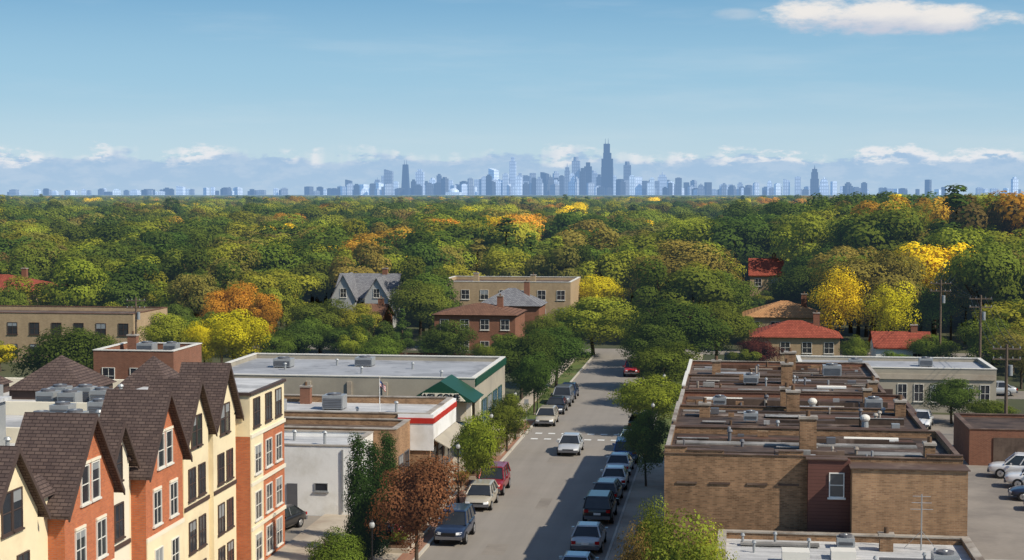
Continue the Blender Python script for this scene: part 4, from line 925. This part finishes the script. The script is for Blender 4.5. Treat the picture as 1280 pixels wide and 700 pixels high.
person(-19.7, 124.5, 3.0, (.5, .5, .48), (.04, .05, .09), 'person in white shirt walking on the pavement')
# ------------------------------------------------------------------ skyline
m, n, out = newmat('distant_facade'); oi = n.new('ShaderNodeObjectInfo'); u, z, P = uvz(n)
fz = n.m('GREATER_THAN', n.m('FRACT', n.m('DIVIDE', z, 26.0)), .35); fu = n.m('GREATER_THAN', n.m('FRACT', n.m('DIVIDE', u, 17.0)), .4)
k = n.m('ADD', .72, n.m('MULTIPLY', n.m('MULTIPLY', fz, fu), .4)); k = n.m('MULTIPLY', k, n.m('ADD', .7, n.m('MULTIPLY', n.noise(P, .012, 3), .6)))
c = n.mix(1.0, oi.outputs['Color'], n.comb(k, k, k), 'MULTIPLY'); n.put(out.inputs[0], add_haze_glow(n, principled(n, c, .6), 18500, (.27, .47, .80))); M['far'] = m  # skyline haze is bluish emission painted into the facade material
sky_r = random.Random(9)
def tower(px, wpx, ytop, style='box', Y=None, dark=None):
    Y = Y or sky_r.uniform(12200, 13600); s = F/Y
    p = atY(px, 243, Y); w = wpx/s; h = H+(243-ytop)/s; d = w*sky_r.uniform(.7, 1.2); x, y = p.x, Y; b = MB()
    lab = 'hazy high rise tower on the city skyline'
    def bx(fw, fd, z0, z1, dx=0): b.box(x-w*fw/2+dx*w, x+w*fw/2+dx*w, y-d*fd/2, y+d*fd/2, z0*h, z1*h, 'far')
    if style == 'step9':
        bx(1, 1, 0, .56); bx(.98, .66, .56, .72); bx(.66, .98, .5601, .70, 0); bx(.68, .65, .72, .83); bx(.52, .65, .83, 1.0, -.05)
        for q in (-.18, .08): b.tube((x+q*w, y, h), (x+q*w, y, h*1.10), w*.028, w*.012, 'far', 6)
        lab = 'tallest black stepped skyscraper with twin antennas'
    elif style == 'taper':
        b.loft([[(x-w/2, y-d/2, 0), (x+w/2, y-d/2, 0), (x+w/2, y+d/2, 0), (x-w/2, y+d/2, 0)], [(x-w*.3, y-d*.3, h), (x+w*.3, y-d*.3, h), (x+w*.3, y+d*.3, h), (x-w*.3, y+d*.3, h)]], 'far')
        for q in (-.15, .15): b.tube((x+q*w, y, h), (x+q*w, y, h*1.14), w*.04, w*.015, 'far', 6)
        lab = 'dark tapering skyscraper with twin antennas'
    elif style == 'spire':
        bx(1, 1, 0, .62); bx(.8, .8, .62, .84); bx(.6, .6, .84, .95); b.tube((x, y, h*.95), (x, y, h*1.08), w*.08, w*.01, 'far', 6); lab = 'stepped skyscraper topped by a spire'
    elif style == 'crown':
        bx(1, 1, 0, .9); b.tube((x, y, .9*h), (x, y, h), w*.35, w*.3, 'far', 8); lab = 'stone skyscraper with a crowned top'
    elif style == 'slant':
        b.prism([(x-w/2, y-d/2, 0), (x+w/2, y-d/2, 0), (x+w/2, y-d/2, h*.92), (x-w/2, y-d/2, h)], (0, d, 0), 'far'); lab = 'skyscraper with a slanted roof'
    elif style == 'dome':
        b.sphere((x, y, h*.55), w/2, 'far', 14, 8, .6); bx(1.3, 1, 0, .5); lab = 'low white domed hall'
    else:
        bx(1, 1, 0, 1-.12*sky_r.random()); bx(.55, .6, .85, 1)
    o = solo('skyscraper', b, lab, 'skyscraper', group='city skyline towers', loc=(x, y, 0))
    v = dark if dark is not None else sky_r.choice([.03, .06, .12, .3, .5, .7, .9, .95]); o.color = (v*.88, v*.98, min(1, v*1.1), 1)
    if dark is None: o.rotation_euler[2] = sky_r.choice([0, 0, -.5, .35])
big = [(436, 8, 224), (446, 6, 232), (455, 9, 235), (466, 7, 229), (472, 9, 223), (480, 6, 219), (486, 10, 211), (495, 6, 226), (517, 6, 224), (525, 10, 211), (533, 6, 226), (541, 8, 222), (549, 6, 217), (556, 7, 221), (563, 6, 225), (580, 9, 226), (588, 6, 222), (597, 8, 224), (605, 6, 220), (611, 7, 218), (617, 9, 210), (624, 6, 224), (632, 7, 216), (650, 7, 216), (657, 10, 219), (666, 7, 216), (674, 7, 221), (681, 9, 215), (688, 10, 220), (695, 7, 214), (702, 6, 219), (709, 8, 207), (715, 6, 216), (728, 7, 210), (742, 10, 213), (749, 7, 218), (768, 6, 219), (775, 7, 224), (790, 7, 219), (797, 10, 221), (806, 7, 226), (815, 6, 222), (828, 14, 217), (838, 7, 227), (848, 8, 222), (858, 7, 228), (867, 6, 225), (876, 9, 230), (885, 7, 228), (905, 6, 229), (915, 9, 231), (925, 7, 228), (945, 6, 228), (962, 6, 226), (972, 7, 229), (983, 8, 224), (997, 7, 221), (1030, 11, 223), (1042, 6, 227), (1060, 6, 228), (1080, 7, 228), (1160, 6, 225), (1268, 7, 222), (130, 6, 235), (158, 6, 237), (183, 10, 236), (226, 9, 232), (240, 6, 236), (282, 7, 234), (315, 6, 236), (345, 6, 235), (400, 7, 233), (412, 6, 235), (425, 6, 232)]
for i, (a, b_, c_) in enumerate(big): tower(a, b_, c_, sky_r.choice(['box', 'box', 'box', 'slant', 'crown', 'spire']) if b_ > 7 else 'box')
tower(759, 14, 180, 'step9', 12900, .015); tower(507, 10, 205, 'taper', 13200, .015); tower(720, 10, 196, 'crown', 13000, .4); tower(641, 8, 196, 'box', 13100, .7); tower(735, 9, 203, 'box', 12800, .04)
tower(784, 9, 202, 'crown', 12900, .2); tower(1018, 10, 210, 'spire', 12500, .05); tower(567, 14, 234, 'dome', 12300, .95)
for i in range(212):
    px = sky_r.uniform(-30, 1310) if i < 140 else sky_r.gauss(660, 170); cen = math.exp(-((px-680)/260)**2); tower(px, sky_r.uniform(4, 10), 240-sky_r.uniform(0, 6)-cen*sky_r.uniform(2, 15))
# ------------------------------------------------------------------ light & sky
sd = Vector((.91, -.41, 0)).normalized(); EL = math.radians(42)
ld = bpy.data.lights.new('sun', 'SUN'); ld.energy = 5.0; ld.angle = math.radians(.5); ld.color = (1, .92, .78)
lo = bpy.data.objects.new('sun', ld); COL.objects.link(lo); tosun = Vector((sd.x*math.cos(EL), sd.y*math.cos(EL), math.sin(EL)))
lo.rotation_euler = tosun.to_track_quat('Z', 'Y').to_euler(); lo.location = (0, 0, 200)
W = bpy.data.worlds.new("World"); scene.world = W; W.use_nodes = True; nt = W.node_tree; nt.nodes.clear(); n = N(nt)
out = n.new('ShaderNodeOutputWorld'); sk = n.new('ShaderNodeTexSky', sky_type='NISHITA'); sk.sun_disc = False; sk.sun_elevation = EL; sk.sun_rotation = math.atan2(sd.x, sd.y)
sk.air_density = 1.0; sk.dust_density = .3; sk.ozone_density = 2.0; sk.altitude = 200
bg = n.new('ShaderNodeBackground'); n.put(bg.inputs[0], sk.outputs[0]); bg.inputs[1].default_value = .13
tc = n.new('ShaderNodeTexCoord'); x, y, z = n.sep(tc.outputs['Generated'])
az = n.m('ARCTAN2', x, y)
ns = n.noise(n.comb(n.m('MULTIPLY', az, 5), n.m('MULTIPLY', z, 40), 1.7), 1.0, 5, .6)
low = n.mix(n.smooth(z, .02, .075), (.46, .64, .77), (.30, .535, .72)); low = n.mix(n.smooth(z, .065, .15), low, (.125, .345, .58))
low = n.mix(n.m('MULTIPLY', n.smooth(ns, .45, .75), .22), low, (.62, .72, .80))
gb = n.new('ShaderNodeBackground'); n.put(gb.inputs[0], low); gb.inputs[1].default_value = 1
m0 = n.new('ShaderNodeMixShader'); n.put(m0.inputs[0], n.m('MULTIPLY', n.m('SUBTRACT', 1.0, n.smooth(z, .16, .5)), .88)); n.put(m0.inputs[1], bg.outputs[0]); n.put(m0.inputs[2], gb.outputs[0])
n1 = n.noise(n.comb(n.m('MULTIPLY', az, 22), n.m('MULTIPLY', z, 60)), 1.0, 8, .64); n2 = n.noise(n.comb(n.m('MULTIPLY', az, 60), n.m('MULTIPLY', z, 150), 3.3), 1.0, 8, .62)
edge = n.m('ADD', .007, n.m('MULTIPLY', n1, .032))
bank = n.m('MULTIPLY', n.smooth(n.m('SUBTRACT', edge, z), -.0012, .002), .78)
bcol = n.mix(n.smooth(z, .0, .026), (.37, .53, .73), (.34, .50, .72)); bcol = n.mix(n.m('MULTIPLY', n.smooth(n2, .4, .65), .5), bcol, (.52, .63, .78))
cb = n.new('ShaderNodeBackground'); n.put(cb.inputs[0], bcol); cb.inputs[1].default_value = 1
m1 = n.new('ShaderNodeMixShader'); n.put(m1.inputs[0], bank); n.put(m1.inputs[1], m0.outputs[0]); n.put(m1.inputs[2], cb.outputs[0])
band = n.m('SUBTRACT', 1.0, n.smooth(n.m('ABSOLUTE', n.m('SUBTRACT', z, n.m('ADD', edge, .0005))), .0012, .0055))
n4 = n.noise(n.comb(n.m('MULTIPLY', az, 26), 0.0, 9.1), 1.0, 3, .6)
side = n.m('ADD', n4, n.m('MULTIPLY', n.smooth(az, -.1, .15), .1))
tuft = n.m('MULTIPLY', n.m('MULTIPLY', n.smooth(n2, .40, .52), band), n.m('MULTIPLY', n.smooth(side, .44, .60), .95))
big_a = n.m('POWER', n.m('DIVIDE', n.m('SUBTRACT', az, .099), .074), 2.0)
zc = n.m('SUBTRACT', n.m('ADD', .106, n.m('MULTIPLY', n.m('SUBTRACT', .101, az), .045)), z)
big_b = n.m('POWER', n.m('DIVIDE', zc, n.m('ADD', .0105, n.m('MULTIPLY', n.m('SUBTRACT', .101, az), .05))), 2.0)
n3 = n.noise(n.comb(n.m('MULTIPLY', az, 42), n.m('MULTIPLY', z, 110), 7.7), 1.0, 8, .62)
q_ = n.m('ADD', n.m('ADD', big_a, big_b), n.m('MULTIPLY', n.m('SUBTRACT', n3, .5), 2.6))
bigf = n.m('MULTIPLY', n.m('SUBTRACT', 1.0, n.smooth(q_, .3, 1.25)), .95)
wisp = n.m('MULTIPLY', n.m('SUBTRACT', 1.0, n.smooth(n.m('ADD', n.m('ADD', n.m('POWER', n.m('DIVIDE', n.m('SUBTRACT', az, .0), .016), 2.0), n.m('POWER', n.m('DIVIDE', n.m('SUBTRACT', z, .11), .004), 2.0)), n.m('MULTIPLY', n3, 1.2)), .5, 1.8)), .3)
cf = n.m('MAXIMUM', n.m('MAXIMUM', tuft, bigf), wisp)
ccol = n.mix(n.smooth(n.m('ADD', zc, n.m('MULTIPLY', n.m('SUBTRACT', n3, .5), .012)), -.003, .008), (.88, .84, .80), (.56, .60, .70))
ccol = n.mix(n.m('LESS_THAN', z, .06), ccol, (.80, .82, .85))
cb2 = n.new('ShaderNodeBackground'); n.put(cb2.inputs[0], ccol); cb2.inputs[1].default_value = 1
m2 = n.new('ShaderNodeMixShader'); n.put(m2.inputs[0], cf); n.put(m2.inputs[1], m1.outputs[0]); n.put(m2.inputs[2], cb2.outputs[0])
n.put(out.inputs[0], m2.outputs[0])
